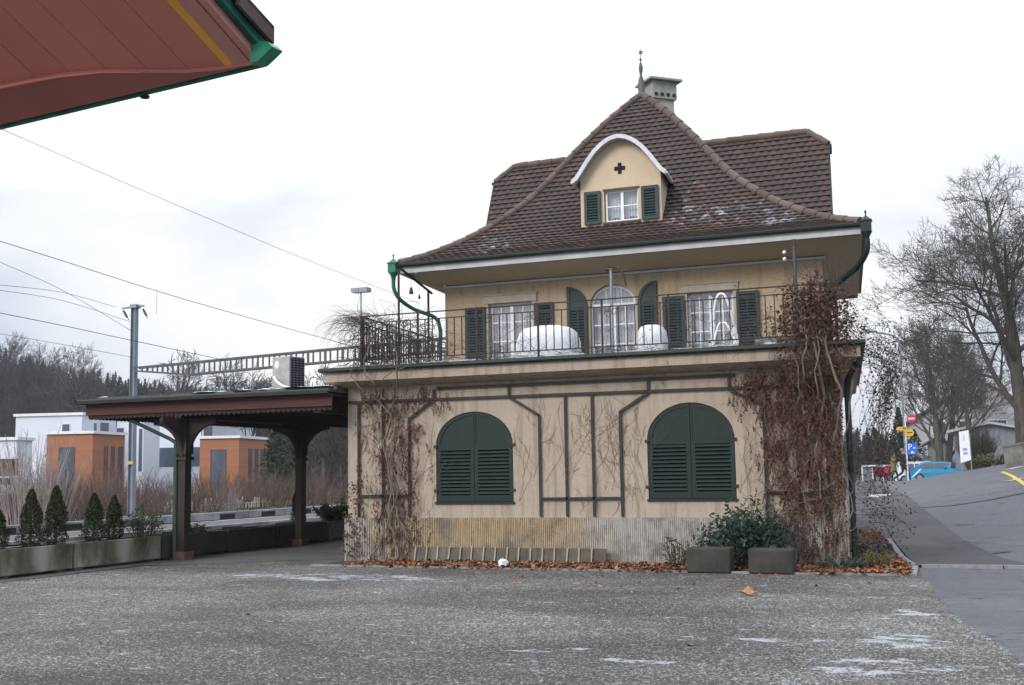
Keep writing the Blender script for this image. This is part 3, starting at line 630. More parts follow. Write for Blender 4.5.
def SR(u, s): return Vector((lerp(EX1, AX, s), u, hh(s)))
def SL(u, s): return Vector((lerp(EX0, AX, s), -u, hh(s)))
tiles(roof, SF, 0, 1, lambda s: (lerp(EX0, AX, max(0, s)), lerp(EX1, AX, max(0, s))))
tiles(roof, SB, 0, 1, lambda s: (-lerp(EX1, AX, max(0, s)), -lerp(EX0, AX, max(0, s))))
tiles(roof, SR, 0, 1, lambda s: (lerp(EY0, AY, max(0, s)), lerp(EY1, AY, max(0, s))))
tiles(roof, SL, 0, 1, lambda s: (-lerp(EY1, AY, max(0, s)), -lerp(EY0, AY, max(0, s))))
ro = roof.build('roof', 'tiles', house)
# roof deck under the tiles
mb = MB(); n = 24
for (xa, ya, xb, yb) in ((EX0, EY0, EX1, EY0), (EX1, EY0, EX1, EY1), (EX1, EY1, EX0, EY1), (EX0, EY1, EX0, EY0)):
    vs = []
    for i in range(n+1):
        s = i/n; vs += [(lerp(xa, AX, s), lerp(ya, AY, s), hh(s)-.012), (lerp(xb, AX, s), lerp(yb, AY, s), hh(s)-.012)]
    mb.add(vs, [(2*i, 2*i+1, 2*i+3, 2*i+2) for i in range(n)])
mb.build('roof_deck', 'flash', ro)
def ridge_run(pts, name='ridge_tiles', r=.085, step=.34, parent=None):
    mb = MB(); L = [0]
    for a, b in zip(pts[:-1], pts[1:]): L.append(L[-1]+(b-a).length)
    n = max(1, int(L[-1]/step))
    def at(d): return Vector([float(np.interp(d, L, [p[i] for p in pts])) for i in range(3)])
    for k in range(n+1):
        a = at(k*L[-1]/(n+1)); b = at(min(L[-1], (k+1.12)*L[-1]/(n+1)))
        mb.tube([a, b], [r*1.12, r*.9], 10)
    return mb.build(name, 'ridge', parent or ro)
for ex, ey in ((EX0, EY0), (EX1, EY0), (EX1, EY1), (EX0, EY1)):
    ridge_run([Vector((lerp(ex, AX, s), lerp(ey, AY, s), hh(s)+.015)) for s in [i/30 for i in range(31)]])
SKEW[0] = 23.7
# cross wings with half-hipped ends, steep front and back slopes
WR, WZ = 24.35, 8.55
wp = [(24.35, 8.55), (24.1, 8.17), (23.72, 7.5), (23.35, 6.85), (23.1, 6.45), (22.7, 5.95)]     # front slope (y, z)
def wing(xe, xin, sg):
    """xe = gable plane, xin = where it dies into the main roof"""
    mbw = MB(); yy = [p[0] for p in reversed(wp)]; zz = [p[1] for p in reversed(wp)]; m = len(wp)-1; hipd = .42
    def Sf(u, s):
        t = s*m; return Vector((u, float(np.interp(t, range(m+1), yy)), float(np.interp(t, range(m+1), zz))))
    def Sb(u, s):
        p = Sf(u, s); return Vector((-u, 2*WR-p.y, p.z))
    sc_ = (m-1)/m
    def flare(s): return xe + sg*.10*max(0, 1-s*3)**1.5
    def clipf(s):
        e_ = flare(s) if s <= sc_ else xe - sg*hipd*(s-sc_)/(1-sc_)
        return (xin, e_) if sg > 0 else (e_, xin)
    tiles(mbw, Sf, .12, 1, clipf)
    tiles(mbw, Sb, .12, 1, lambda s: (-clipf(s)[1], -clipf(s)[0]))
    # half hip
    ya, yb = wp[1][0], 2*WR-wp[1][0]; za = wp[1][1]
    def Sh(u, s):
        return Vector((xe - sg*hipd*s, WR+u*sg, lerp(za, WZ, s)))
    tiles(mbw, Sh, 0, 1, lambda s: (-(WR-ya)*(1-max(0, s)), (WR-ya)*(1-max(0, s))))
    o = mbw.build('wing_roof', 'tiles', house)
    ridge_run([Vector((xin, WR, WZ+.02)), Vector((xe-sg*hipd, WR, WZ+.02))], parent=o, r=.085)
    for y in (ya, yb): ridge_run([Vector((xe-sg*hipd, WR, WZ+.02)), Vector((xe, y, za+.03))], parent=o, r=.07)
    d = MB(); a = [Vector((xin, y, z-.02)) for y, z in wp]+[Vector((xin, 2*WR-y, z-.02)) for y, z in reversed(wp[:-1])]
    d.prism([p+Vector((0, 0, 0)) for p in a[1:]][::1], (xe-sg*.03-xin, 0, 0)) if False else None
    # gable wall, verge boards and deck
    g = [Vector((xe-sg*.06, y, z-.02)) for y, z in reversed(wp[1:])]+[Vector((xe-sg*.06, 2*WR-y, z-.02)) for y, z in wp[1:]]
    wl = MB(); wl.prism(g, (-sg*.15, 0, 0)); wl.build('gable_wall', 'dormer', house)
    dk = MB()
    for mir in (0, 1):
        q = [(2*WR-y if mir else y, z-.022) for y, z in wp]
        dk.add([p for y, z in q[1:] for p in ((xin, y, z), (xe-sg*.01, y, z))], [(2*i, 2*i+1, 2*i+3, 2*i+2) for i in range(len(q)-2)])
        dk.add([(xin, q[0][0], q[0][1]), (xe-sg*hipd, q[0][0], q[0][1]), (xe-sg*.01, q[1][0], q[1][1]), (xin, q[1][0], q[1][1])], [(0, 1, 2, 3)])
    dk.add([(xe-sg*hipd, WR, WZ-.02), (xe-sg*.01, ya, za-.02), (xe-sg*.01, yb, za-.02)], [(0, 1, 2)])
    dk.build('roof_deck', 'flash', o)
    v = MB()
    for mir in (0, 1):
        q = [Vector((xe+sg*.012, 2*WR-y if mir else y, z-.03)) for y, z in wp[1:-1]]
        for a, b in zip(q[:-1], q[1:]): v.bar(a, b, .03, .09, upv=(0, 0, 1))
    v.bar((xe+sg*.03, ya-.06, za-.02), (xe+sg*.03, yb+.06, za-.02), .07, .06)
    v.build('verge_board', 'dkgreen', o)
wing(-2.43, -5.2, 1); wing(-9.84, -7.6, -1)
SKEW[0] = 21.6
# ---- bell-shaped dormer
def bell(px, py, Y=21.5): p = onY(px, py, Y); return (p.x, p.z)
DY = 21.7
raw = [(65, 350), (110, 310), (150, 250), (200, 175), (260, 115), (320, 90), (400, 108), (460, 150), (520, 215), (560, 265), (600, 295)]
bc = [bell(560+x/5.708, 120+y/5.708) for x, y in raw]
cxd = (bc[0][0]+bc[-1][0])/2; hwd = (bc[-1][0]-bc[0][0])/2; z0d = (bc[0][1]+bc[-1][1])/2; ztd = max(p[1] for p in bc)
prof_d = [(1.0, 0), (.93, .05), (.84, .18), (.70, .42), (.52, .68), (.34, .86), (.17, .965), (0, 1.0)]
cur = [(cxd-hwd*a, z0d+(ztd-z0d)*b) for a, b in prof_d] + [(cxd+hwd*a, z0d+(ztd-z0d)*b) for a, b in reversed(prof_d[:-1])]
def resample(c, n=28):
    L = [0]
    for a, b in zip(c[:-1], c[1:]): L.append(L[-1]+math.hypot(b[0]-a[0], b[1]-a[1]))
    return [(float(np.interp(L[-1]*k/n, L, [p[0] for p in c])), float(np.interp(L[-1]*k/n, L, [p[1] for p in c]))) for k in range(n+1)]
cur = resample(cur)
dorm = MB(); dxl, dxr = cxd-hwd+.13, cxd+hwd-.13
wallc = [(max(dxl, min(dxr, x)), z-.05) for x, z in cur]
DW = (-6.56, -5.87, 6.47, 7.10)
zb_d = 6.30
# dormer front built around its window opening
def dormer_front(mb, y):
    top = sorted(set((round(x, 4), round(z, 4)) for x, z in wallc)); xs = sorted(set([dxl, DW[0], DW[1], dxr]+[x for x, z in top if dxl < x < dxr]))
    txs = [p[0] for p in top]; tz = [p[1] for p in top]
    for a, b in zip(xs[:-1], xs[1:]):
        za, zb = float(np.interp(a, txs, tz)), float(np.interp(b, txs, tz))
        if a >= DW[0]-1e-6 and b <= DW[1]+1e-6:
            mb.add([(a, y, zb_d), (b, y, zb_d), (b, y, DW[2]), (a, y, DW[2])], [(0, 1, 2, 3)]); mb.add([(a, y, DW[3]), (b, y, DW[3]), (b, y, zb), (a, y, za)], [(0, 1, 2, 3)])
        else: mb.add([(a, y, zb_d), (b, y, zb_d), (b, y, zb), (a, y, za)], [(0, 1, 2, 3)])
    r = [(DW[0], y, DW[2]), (DW[1], y, DW[2]), (DW[1], y, DW[3]), (DW[0], y, DW[3])]; r2 = [(p[0], y+.12, p[2]) for p in r]
    mb.add(r+r2, [(i, (i+1) % 4, 4+(i+1) % 4, 4+i) for i in range(4)])
dormer_front(dorm, DY)
for x in (dxl, dxr): dorm.add([(x, DY, zb_d-.1), (x, 23.4, zb_d-.1), (x, 23.4, z0d+.12), (x, DY, z0d+.12)], [(0, 1, 2, 3)])
dorm.build('dormer_wall', 'dormer', house)
droof = MB(); Yf_, Yb_ = DY-.20, 24.3
def Sd(u, s):   # u runs along the bell curve, s runs back
    k = max(0, min(len(cur)-1.0001, u)); i = int(k); f = k-i
    return Vector((lerp(cur[i][0], cur[i+1][0], f), lerp(Yf_, Yb_, s), lerp(cur[i][1], cur[i+1][1], f)+.03))
vs = [Sd(i, s) for s in (0, 1) for i in range(len(cur))]; n = len(cur); droof.add(vs, [(i, i+1, n+i+1, n+i) for i in range(n-1)], True)
und = [p-Vector((0, 0, .05)) for p in vs]; droof.add(und, [(i, n+i, n+i+1, i+1) for i in range(n-1)], True)
dro = droof.build('dormer_roof', 'flash', house)
vb = MB()
for (w0, w1, y0, y1) in ((.035, -.045, Yf_-.012, Yf_+.02),):
    o = []; i_ = []
    for k, (x, z) in enumerate(cur):
        a = cur[max(0, k-1)]; b = cur[min(n-1, k+1)]; d = Vector((b[0]-a[0], 0, b[1]-a[1])).normalized(); nn = Vector((-d.z, 0, d.x))
        o.append(Vector((x, y0, z))+nn*w0); i_.append(Vector((x, y0, z))+nn*w1)
    m_ = len(o); vs = o+i_+[p+Vector((0, y1-y0, 0)) for p in o]+[p+Vector((0, y1-y0, 0)) for p in i_]
    vb.add(vs, [(k, k+1, m_+k+1, m_+k) for k in range(m_-1)]+[(2*m_+k, 3*m_+k, 3*m_+k+1, 2*m_+k+1) for k in range(m_-1)]+[(k, 2*m_+k, 2*m_+k+1, k+1) for k in range(m_-1)]+[(m_+k, m_+k+1, 3*m_+k+1, 3*m_+k) for k in range(m_-1)])
vb.build('barge_board', 'bell_trim', house)
vb = MB(); o = []
for k, (x, z) in enumerate(cur): o.append(Vector((x, Yf_+.03, z-.045)))
vb.add(o+[p+Vector((0, DY-Yf_-.03, 0)) for p in o], [(k, k+1, m_+k+1, m_+k) for k in range(m_-1)], True); vb.build('dormer_soffit', 'white_trim', house)
for x in (cxd-hwd, cxd+hwd):
    g = MB(); g.tube([(x, Yf_, z0d-.01), (x, 22.35, z0d-.01)], .035, 8); g.build('dormer_gutter', 'bell_trim', house)
mb = MB(); mb.prism([(dxl-.05, DY-.03, zb_d), (dxr+.05, DY-.03, zb_d), (dxr+.12, DY-.30, zb_d-.16), (dxl-.12, DY-.30, zb_d-.16)], (0, .02, .012)); mb.build('lead_apron', 'flash', house)
cxx, czz = cxd+.0, 7.53
mb = MB(); a = .11; b_ = .038
cr = [(-b_, -a), (b_, -a), (b_, -b_), (a, -b_), (a, b_), (b_, b_), (b_, a), (-b_, a), (-b_, b_), (-a, b_), (-a, -b_), (-b_, -b_)]
mb.prism([(cxx+x, DY-.012, czz+z) for x, z in cr], (0, .010, 0)); mb.build('cross_vent', 'dark', house)
SKEW[0] = None
# ---- windows with frames, panes, curtains
def window(x0, x1, z0, z1, y, cols, rows, name='window', sashes=2, zt=None, curtain=True, fw=.05):
    """y = back plane of the reveal"""
    f = MB(); yf = y-.06
    if zt is None:
        out_ = [Vector(p) for p in ((x0, yf, z0), (x1, yf, z0), (x1, yf, z1), (x0, yf, z1))]; inn = [Vector(p) for p in ((x0+fw, yf, z0+fw), (x1-fw, yf, z0+fw), (x1-fw, yf, z1-fw), (x0+fw, yf, z1-fw))]
    else:
        cx, hw = (x0+x1)/2, (x1-x0)/2; out_ = arch(cx, hw, z0, z1, zt, yf, 16); inn = arch(cx, hw, z0, z1, zt, yf, 16, fw)
    f.ring(out_, inn, (0, .05, 0))
    xm = (x0+x1)/2; top = (zt or z1)
    if sashes == 2: f.box((xm-fw*.7, yf-.008, z0+fw*.5), (xm+fw*.7, yf+.045, top-fw*.5 if zt is None else z1-.01))
    sw = []
    for i in range(1, rows):
        z = z0+(z1-z0)*i/rows; f.box((x0+fw*.9, yf+.006, z-.011), (x1-fw*.9, yf+.038, z+.011))
    if zt is not None:
        f.box((x0+fw*.5, yf-.004, z1-.03), (x1-fw*.5, yf+.042, z1+.03))
        for t in (-.33, .33): f.box((xm+t*(x1-x0)/2-.01, yf+.008, z1+.03), (xm+t*(x1-x0)/2+.01, yf+.036, z1+(zt-z1)*.9))
    per = cols//max(1, sashes)
    for i in range(1, cols):
        if sashes == 2 and i == per: continue
        x = x0+(x1-x0)*i/cols; f.box((x-.01, yf+.008, z0+fw), (x+.01, yf+.036, z1-fw*.5))
    fo = f.build(name, 'white_paint', house)
    g = MB(); g.add([(x0+fw*.6, yf+.022, z0+fw*.6), (x1-fw*.6, yf+.022, z0+fw*.6), (x1-fw*.6, yf+.022, z1), (x0+fw*.6, yf+.022, z1)], [(0, 1, 2, 3)])
    if zt is not None:
        ar = [p+Vector((0, .022, 0)) for p in arch(xm, (x1-x0)/2-fw*.6, z1, z1, zt-fw*.6, yf, 16)][2:]; g.add(ar, [tuple(range(len(ar)))])
    g.build('pane', 'glass', fo)
    if curtain:
        c = MB(); K = 48
        for (a, b) in ((x0+.03, xm-.01), (xm+.01, x1-.03)):
            row = []
            for q in range(K+1):
                t = q/K; x = a+(b-a)*t; row.append((x, y+.07+.015*math.sin(t*34+a)+.008*math.sin(t*71)))
            for zz in (z0+.02, top-.02): c.v += [(x, yy_, zz) for x, yy_ in row]
            k0 = len(c.v)-2*(K+1); c.f += [(k0+i, k0+i+1, k0+K+2+i, k0+K+1+i) for i in range(K)]; c.sm += [True]*K
        c.build('curtain', 'curtain', fo)
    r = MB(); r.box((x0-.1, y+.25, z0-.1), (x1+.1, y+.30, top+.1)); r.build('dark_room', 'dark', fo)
    return fo
window(-8.99, -8.05, 3.45, 4.98, UY0+.14, 4, 4); window(-4.93, -4.05, 3.45, 4.90, UY0+.14, 4, 4)
window(-6.85, -5.93, 3.27, 4.80, UY0+.14, 4, 4, 'arched_door', zt=5.19)
window(DW[0], DW[1], DW[2], DW[3], DY+.12, 2, 2, 'dormer_window', fw=.04)
mb = MB(); mb.box((DW[0]-.04, DY-.03, DW[2]-.04), (DW[1]+.04, DY+.03, DW[2]-.002)); mb.build('window_sill', 'flash', house)
mb = MB(); mb.box((DW[0]-.03, DY-.02, DW[3]+.002), (DW[1]+.03, DY+.02, DW[3]+.035)); mb.build('window_head', 'flash', house)
for x0, x1, z in ((-9.10, -7.95, 4.985), (-5.02, -3.95, 4.905)):
    mb = MB(); mb.box((x0, UY0-.035, z), (x1, UY0+.02, z+.15)); mb.box((x0-.02, UY0-.05, z+.151), (x1+.02, UY0+.02, z+.175)); mb.build('lintel', 'stone', house)
    for xx in (x0+.02, x1-.10): mb = MB(); mb.box((xx, UY0-.02, 3.3), (xx+.08, UY0+.01, z-.002)); mb.build('window_surround', 'stone', house)
def flat_shutter(x0, x1, z0, z1, y, arc=0, zt=0):
    s_ = MB(); fw = .06
    if not arc:
        s_.ring([Vector(p) for p in ((x0, y, z0), (x1, y, z0), (x1, y, z1), (x0, y, z1))], [Vector(p) for p in ((x0+fw, y, z0+fw), (x1-fw, y, z0+fw), (x1-fw, y, z1-fw), (x0+fw, y, z1-fw))], (0, .04, 0)); ztop = z1-fw
    else:
        c = x1 if arc > 0 else x0; hw = x1-x0     # arc>0: curve falls towards x0... quarter arch highest at the inner edge c
        q = [Vector((x0, y, z0)), Vector((x1, y, z0))]; n = 10
        if arc < 0: cc = [Vector((x0+hw*math.cos(math.pi/2*k/n), y, z1+(zt-z1)*math.sin(math.pi/2*k/n))) for k in range(n+1)]
        else: cc = [Vector((x1-hw*math.sin(math.pi/2*k/n), y, z1+(zt-z1)*math.cos(math.pi/2*k/n))) for k in range(n+1)]
        pts = q+cc; cen = Vector(((x0+x1)/2, y, (z0+z1)/2+.1)); inn = [Vector((lerp(p.x, cen.x, .3), y, p.z+(fw if p.z < z0+.01 else -fw*.9))) for p in pts]
        s_.ring(pts, inn, (0, .04, 0)); s_.prism([p+Vector((0, .02, 0)) for p in (cc+[Vector((x1 if arc > 0 else x0, y, z1))])], (0, .018, 0)); ztop = z1
    zz = z0+fw+.005
    while zz < ztop-.03: s_.box((x0+fw-.004, y+.012, zz), (x1-fw+.004, y+.019, zz+.05), rot=(math.radians(-35), 0, 0)); zz += .056
    s_.box((x0+fw-.01, y+.034, z0+fw-.01), (x1-fw+.01, y+.0385, ztop))
    return s_.build('shutter', 'teal_paint', house)
for a, b, z1 in ((-9.50, -9.05, 4.93), (-8.0, -7.60, 4.93), (-5.39, -4.97, 4.87), (-3.99, -3.57, 4.87)): flat_shutter(a, b, 3.35, z1, UY0-.055)
flat_shutter(-7.31, -6.90, 3.30, 4.80, UY0-.055, arc=-1, zt=5.2); flat_shutter(-5.88, -5.50, 3.30, 4.80, UY0-.055, arc=1, zt=5.2)
flat_shutter(-6.97, -6.63, 6.45, 7.11, DY-.055); flat_shutter(-5.80, -5.46, 6.45, 7.11, DY-.055)
# ---- chimney, finial
CHY = 25.9; CHX = onY(659, 95, CHY).x; CHZ = onY(654, 83, CHY).z-10.66; RC = Matrix.Rotation(math.radians(43), 4, 'Z')
def chim(mb, nm, m, par):
    mb.v = [tuple(RC @ (Vector(p)-Vector((CHX, CHY, 0)))+Vector((CHX, CHY, CHZ))) for p in mb.v]; return mb.build(nm, m, par)
mb = MB(); mb.box((CHX-.26, CHY-.24, 8.9), (CHX+.26, CHY+.24, 10.18)); chm = chim(mb, 'chimney', 'stone', house)
mb = MB(); mb.box((CHX-.31, CHY-.29, 10.18), (CHX+.31, CHY+.29, 10.60)); mb.box((CHX-.42, CHY-.39, 10.60), (CHX+.42, CHY+.39, 10.65)); chim(mb, 'chimney_cap', mat('pale_weathered_stone', (.36, .37, .33), (.22, .24, .20), 4, .9, 30, .006, c3=(.14, .18, .10)), chm)
mb = MB()
for i in range(4): mb.box((CHX-.27+i*.155, CHY-.31, 10.24), (CHX-.20+i*.155, CHY-.2905, 10.31))
for i in range(4): mb.box((CHX+.3105, CHY-.25+i*.15, 10.24), (CHX+.33, CHY-.18+i*.15, 10.31))
chim(mb, 'vent_slot', 'dark', chm)
mb = MB(); FX = AX-.385
mb.lathe((FX, AY, 9.85), [(.12, 0), (.10, .08), (.07, .12), (.085, .26), (.065, .40), (.028, .52), (.042, .62), (.05, .70), (.028, .80), (.012, .84), (.028, .87), (.028, .90), (.008, .93), (.008, 1.13), (0, 1.14)], 12)
mb.box((FX-.03, AY-.01, 10.86), (FX+.05, AY+.01, 10.94), rot=(0, .3, 0)); mb.build('finial', mat('finial_lead', (.10, .13, .10), (.06, .08, .07), 5, .6), house)
# ---- rainwater pipes
def hopper(x, y, m):
    mb = MB(); mb.box((x-.085, y-.085, 5.62), (x+.085, y+.085, 5.80)); mb.box((x-.10, y-.10, 5.80), (x+.10, y+.10, 5.825)); mb.lathe((x, y, 5.825), [(.11, 0), (.035, .06), (.012, .08), (.012, .13), (.024, .15), (0, .18)], 8)
    mb.lathe((x, y, 5.48), [(.045, 0), (.05, .05), (.10, .14)], 8); return mb.build('rain_hopper', m, house)
hopper(EX0-.09, EY0-.08, 'copper'); hopper(EX1+.10, EY0-.08, 'dkgreen')
def smooth(pts, n=6):
    pts = [Vector(p) for p in pts]; o = []
    for i in range(len(pts)-1):
        p0 = pts[max(0, i-1)]; p1 = pts[i]; p2 = pts[i+1]; p3 = pts[min(len(pts)-1, i+2)]
        for k in range(n):
            t = k/n; o.append(.5*((2*p1)+(p2-p0)*t+(2*p0-5*p1+4*p2-p3)*t*t+(3*p1-p0-3*p2+p3)*t**3))
    return o+[pts[-1]]
mb = MB(); mb.tube(smooth([(EX0-.09, EY0-.08, 5.50), (EX0-.09, EY0-.06, 5.30), (EX0-.02, EY0+.05, 5.10), (-10.45, 21.05, 4.92), (-10.12, 21.35, 4.76), (-10.04, 21.42, 4.5), (-10.04, 21.42, 4.2), (-10.04, 21.42, 3.26)]), .040, 10); mb.build('downpipe', 'copper', house)
mb = MB(); mb.tube(smooth([(EX1+.10, EY0-.08, 5.50), (EX1+.08, EY0-.05, 5.28), (EX1-.1, EY0+.15, 5.06), (-2.1, 21.15, 4.86), (-2.3, 21.4, 4.72), (-2.33, 21.42, 4.5), (-2.33, 21.42, 3.26)]), .055, 10); mb.build('downpipe', 'dkgreen', house)
mb = MB(); mb.tube(smooth([(HX1+.33, HY0-.2, 3.45), (HX1+.30, HY0-.1, 3.25), (HX1+.17, HY0+.05, 3.05), (HX1+.12, HY0+.12, 2.85), (HX1+.12, HY0+.12, 2.4), (HX1+.12, HY0+.12, .05)]), .05, 10); mb.build('downpipe', 'dkgreen', house)
# ---- terrace railing
SKEW[0] = 18.95
RY = HY0-.35; RX0, RX1 = -10.5, -1.95
def rail_run(a, b, name='railing'):
    a = Vector(a); b = Vector(b); L = (b-a).length; d = (b-a)/L; mb = MB()
    mb.bar(a+Vector((0, 0, 4.52)), b+Vector((0, 0, 4.52)), .045, .018); mb.bar(a+Vector((0, 0, 4.39)), b+Vector((0, 0, 4.39)), .022, .018); mb.bar(a+Vector((0, 0, 3.70)), b+Vector((0, 0, 3.70)), .03, .018)
    k = 0; x = .0
    while x < L:
        p = a+d*x; q = k % 8 == 0
        if q: mb.bar(p+Vector((0, 0, 3.58)), p+Vector((0, 0, 4.51)), .034, .034)
        else: mb.bar(p+Vector((0, 0, 3.70)), p+Vector((0, 0, 4.39)), .018, .018)
        if k % 8 == 1 or k % 16 == 7:      # wrought scrolls beside the posts
            c = p+d*.02+Vector((0, 0, 4.27))
            for s_ in (-1, 1):
                mb.tube([c+d*(s_*(.075-.055*t/11)*math.cos(t*.62)+s_*.06)+Vector((0, 0, (.075-.055*t/11)*math.sin(t*.62)+s_*.02)) for t in range(12)], .006, 4)
        x += .146; k += 1
    return mb.build(name, 'iron', house)
rail_run((RX0, RY, 0), (RX1, RY, 0)); rail_run((RX0, RY+.1, 0), (RX0, 27.6, 0)); rail_run((RX1, RY+.1, 0), (RX1, 27.6, 0))
SKEW[0] = None
# coat of thin dead tendrils clinging to the plaster
tm = MB()
def tendril(x, z, n, l, spread=.7, y=HY0-.006, ang=None):
    ang = U(-spread, spread) if ang is None else ang; pts = [(x, y, z)]
    for i in range(n):
        ang += U(-.32, .32); ang *= .88; x += math.sin(ang)*l; z += math.cos(ang)*l; pts.append((x, y-U(0, .004), z))
        if rnd() < .22 and n > 4: tendril(x, z, n//2, l*.8, 1.4, y, ang+U(-1.2, 1.2))
    tm.tube(pts, U(.0014, .0028), 3, False, False)
for i in range(100):
    x = random.choice([U(-7.1, -5.6), U(-7.6, -5.2), U(-5.65, -5.2), U(-10.8, -9.2), U(-3.7, -2.1), U(-7.5, -3.2)])
    z = U(.82, 2.3)
    if any(abs(x-c[0]) < c[1]+.05 for c in WX): z = U(2.75, 2.95)
    tendril(x, z, int(U(5, 14)), U(.05, .10))
M['tendril'] = mat('thin_brown_tendrils', (.19, .12, .085), (.12, .075, .05), 8, .9)
tag(single(tm, 'creeper_tendrils', 'tendril', (-6.5, HY0, 0), 'thin dead creeper tendrils clinging to the beige facade between the windows', 'climbing plant'), kind='stuff')

# ------------------------------------------------------------------ things on the terrace
TZ = 3.252
def dome_cover(name, x0, x1, y0, y1, zt, label, cat):
    mb = MB(); cx, cy = (x0+x1)/2, (y0+y1)/2; n = 72; prof = [(1.0, 0), (1.02, .2), (1.0, .5), (.96, .7), (.88, .86), (.72, .95), (.45, .99), (0, 1.0)]
    for i, (r, h) in enumerate(prof):
        for j in range(n):
            a = 2*math.pi*j/n; ca, sa = math.cos(a), math.sin(a); e_ = .75
            f = 1+.055*math.sin(a*9+i*.6)*(1-h)*(1 if i < 5 else .4)+.03*math.sin(a*23+i)*(1-h)+.02*math.sin(a*3+i*2)
            mb.v.append((cx+(x1-x0)/2*r*f*abs(ca)**e_*math.copysign(1, ca), cy+(y1-y0)/2*r*f*abs(sa)**e_*math.copysign(1, sa), TZ+(zt-TZ)*h))
    mb.f += [(i*n+j, i*n+(j+1) % n, (i+1)*n+(j+1) % n, (i+1)*n+j) for i in range(len(prof)-1) for j in range(n)]; mb.sm += [True]*((len(prof)-1)*n)
    return single(mb, name, 'cover', (cx, cy, TZ), label, cat)
dome_cover('covered_table', -7.82, -6.62, 19.6, 20.6, 4.27, 'wide white plastic cover over a table on the terrace left of the arched door', 'covered table')
dome_cover('covered_chair', -5.53, -4.98, 19.8, 20.4, 4.17, 'small white cover over a chair just right of the arched door', 'covered chair')
ch = thing('folding_chair', (-4.0, 20.1, TZ), 'white tubular folding garden chair in front of the right terrace window', 'chair', rz=.1)
def tb(pts, r, nm, m, par, n=8):
    mb = MB(); mb.tube(smooth(pts, 5), r, n); return mb.build(nm, m, par, world=False)
tb([(-.20, .05, 0), (-.15, 0, .5), (-.12, -.05, 1.1), (-.06, -.06, 1.33), (.0, -.06, 1.38), (.08, -.06, 1.33), (.16, -.02, 1.05), (.26, .1, .55), (.32, .3, 0)], .022, 'back_frame', 'white_paint', ch)
tb([(-.24, -.35, 0), (-.14, -.2, .5), (-.05, -.12, .82), (.02, -.1, .86), (.10, -.12, .82), (.24, -.2, .5), (.36, -.35, 0)], .02, 'front_frame', 'white_paint', ch)
mb = MB(); mb.box((-.2, -.3, .44), (.28, .12, .47)); mb.build('seat', 'white_paint', ch, world=False)
# lamp post and awning post on the terrace
p = thing('awning_post', (-6.02, 20.2, TZ), 'thin grey steel post with hooked crossbar standing before the arched terrace door', 'post')
mb = MB(); mb.tube([(0, 0, 0), (0, 0, 2.02)], .03, 8); mb.build('pole', 'grey_metal', p, world=False)
mb = MB(); mb.tube([(-.12, 0, 2.03), (.06, 0, 2.05), (.16, 0, 2.0), (.25, 0, 1.88), (.28, 0, 1.68)], .016, 6); mb.tube([(-.1, 0, 2.0), (.05, 0, 2.0)], .03, 6); mb.build('crank_arm', 'iron', p, world=False)
M['beam_'] = mat('dark_painted_post', (.07, .08, .085), (.05, .055, .06), 5, .6)
p = thing('terrace_lamp', (-2.78, 20.6, TZ), 'dark post with two small bulbs rising from the creeper on the terrace', 'lamp')
mb = MB(); mb.tube([(0, 0, 0), (0, 0, 2.22)], .034, 8); mb.build('pole', 'beam_', p, world=False)
mb = MB(); mb.box((-.03, -.03, 2.22), (.03, .03, 2.34)); mb.bar((0, 0, 2.05), (-.16, -.02, 2.05), .02); mb.build('bracket', 'iron', p, world=False)
for z in (2.12, 2.0): mb = MB(); mb.lathe((-.17, -.02, z), [(0, -.04), (.03, -.02), (.035, 0), (.02, .03), (0, .035)], 8); mb.build('bulb', 'white_paint', p, world=False)
p = thing('hanging_frame', (-10.4, 20.9, TZ), 'dark iron frame of two posts and a top bar beside the left eave', 'frame')
for y in (20.28, 21.62):
    mb = MB(); mb.tube([(-10.4, y, TZ), (-10.4, y, 5.62 if y < 21 else 5.40)], .024, 8); mb.build('post', 'iron', p)
mb = MB(); mb.bar((-10.4, 20.12, 5.70), (-10.4, 21.80, 5.34), .035); mb.build('top_bar', 'iron', p)
for y, z, s_, lb in ((20.83, 5.28, 1.0, 'larger dark bell hanging from the iron frame above the terrace railing'), (21.2, 5.20, .6, 'small dark bell hanging nearer the house from the iron frame')):
    mb = MB(); top = 5.70-(y-20.12)/1.68*.36
    mb.tube([(-10.4, y, z+.05*s_), (-10.4, y, top-.01)], .003, 4); mb.lathe((-10.4, y, z), [(.045*s_, -.08*s_), (.038*s_, -.03*s_), (.025*s_, .04*s_), (0, .07*s_)], 10)
    single(mb, 'wind_bell', 'iron', (-10.4, y, z), lb, 'bell')
mb = MB(); mb.box((-4.0+.75, 19.12, 3.62), (-2.4, 19.34, 3.66)); mb.ring([Vector(q) for q in ((-3.27, 19.1, 3.60), (-2.38, 19.1, 3.60), (-2.38, 19.36, 3.60), (-3.27, 19.36, 3.60))], [Vector(q) for q in ((-3.24, 19.13, 3.60), (-2.41, 19.13, 3.60), (-2.41, 19.33, 3.60), (-3.24, 19.33, 3.60))], (0, 0, .13))
single(mb, 'window_box', 'grey_metal', (-2.8, 19.23, 3.60), 'long empty grey window box behind the railing beside the thick creeper', 'planter')

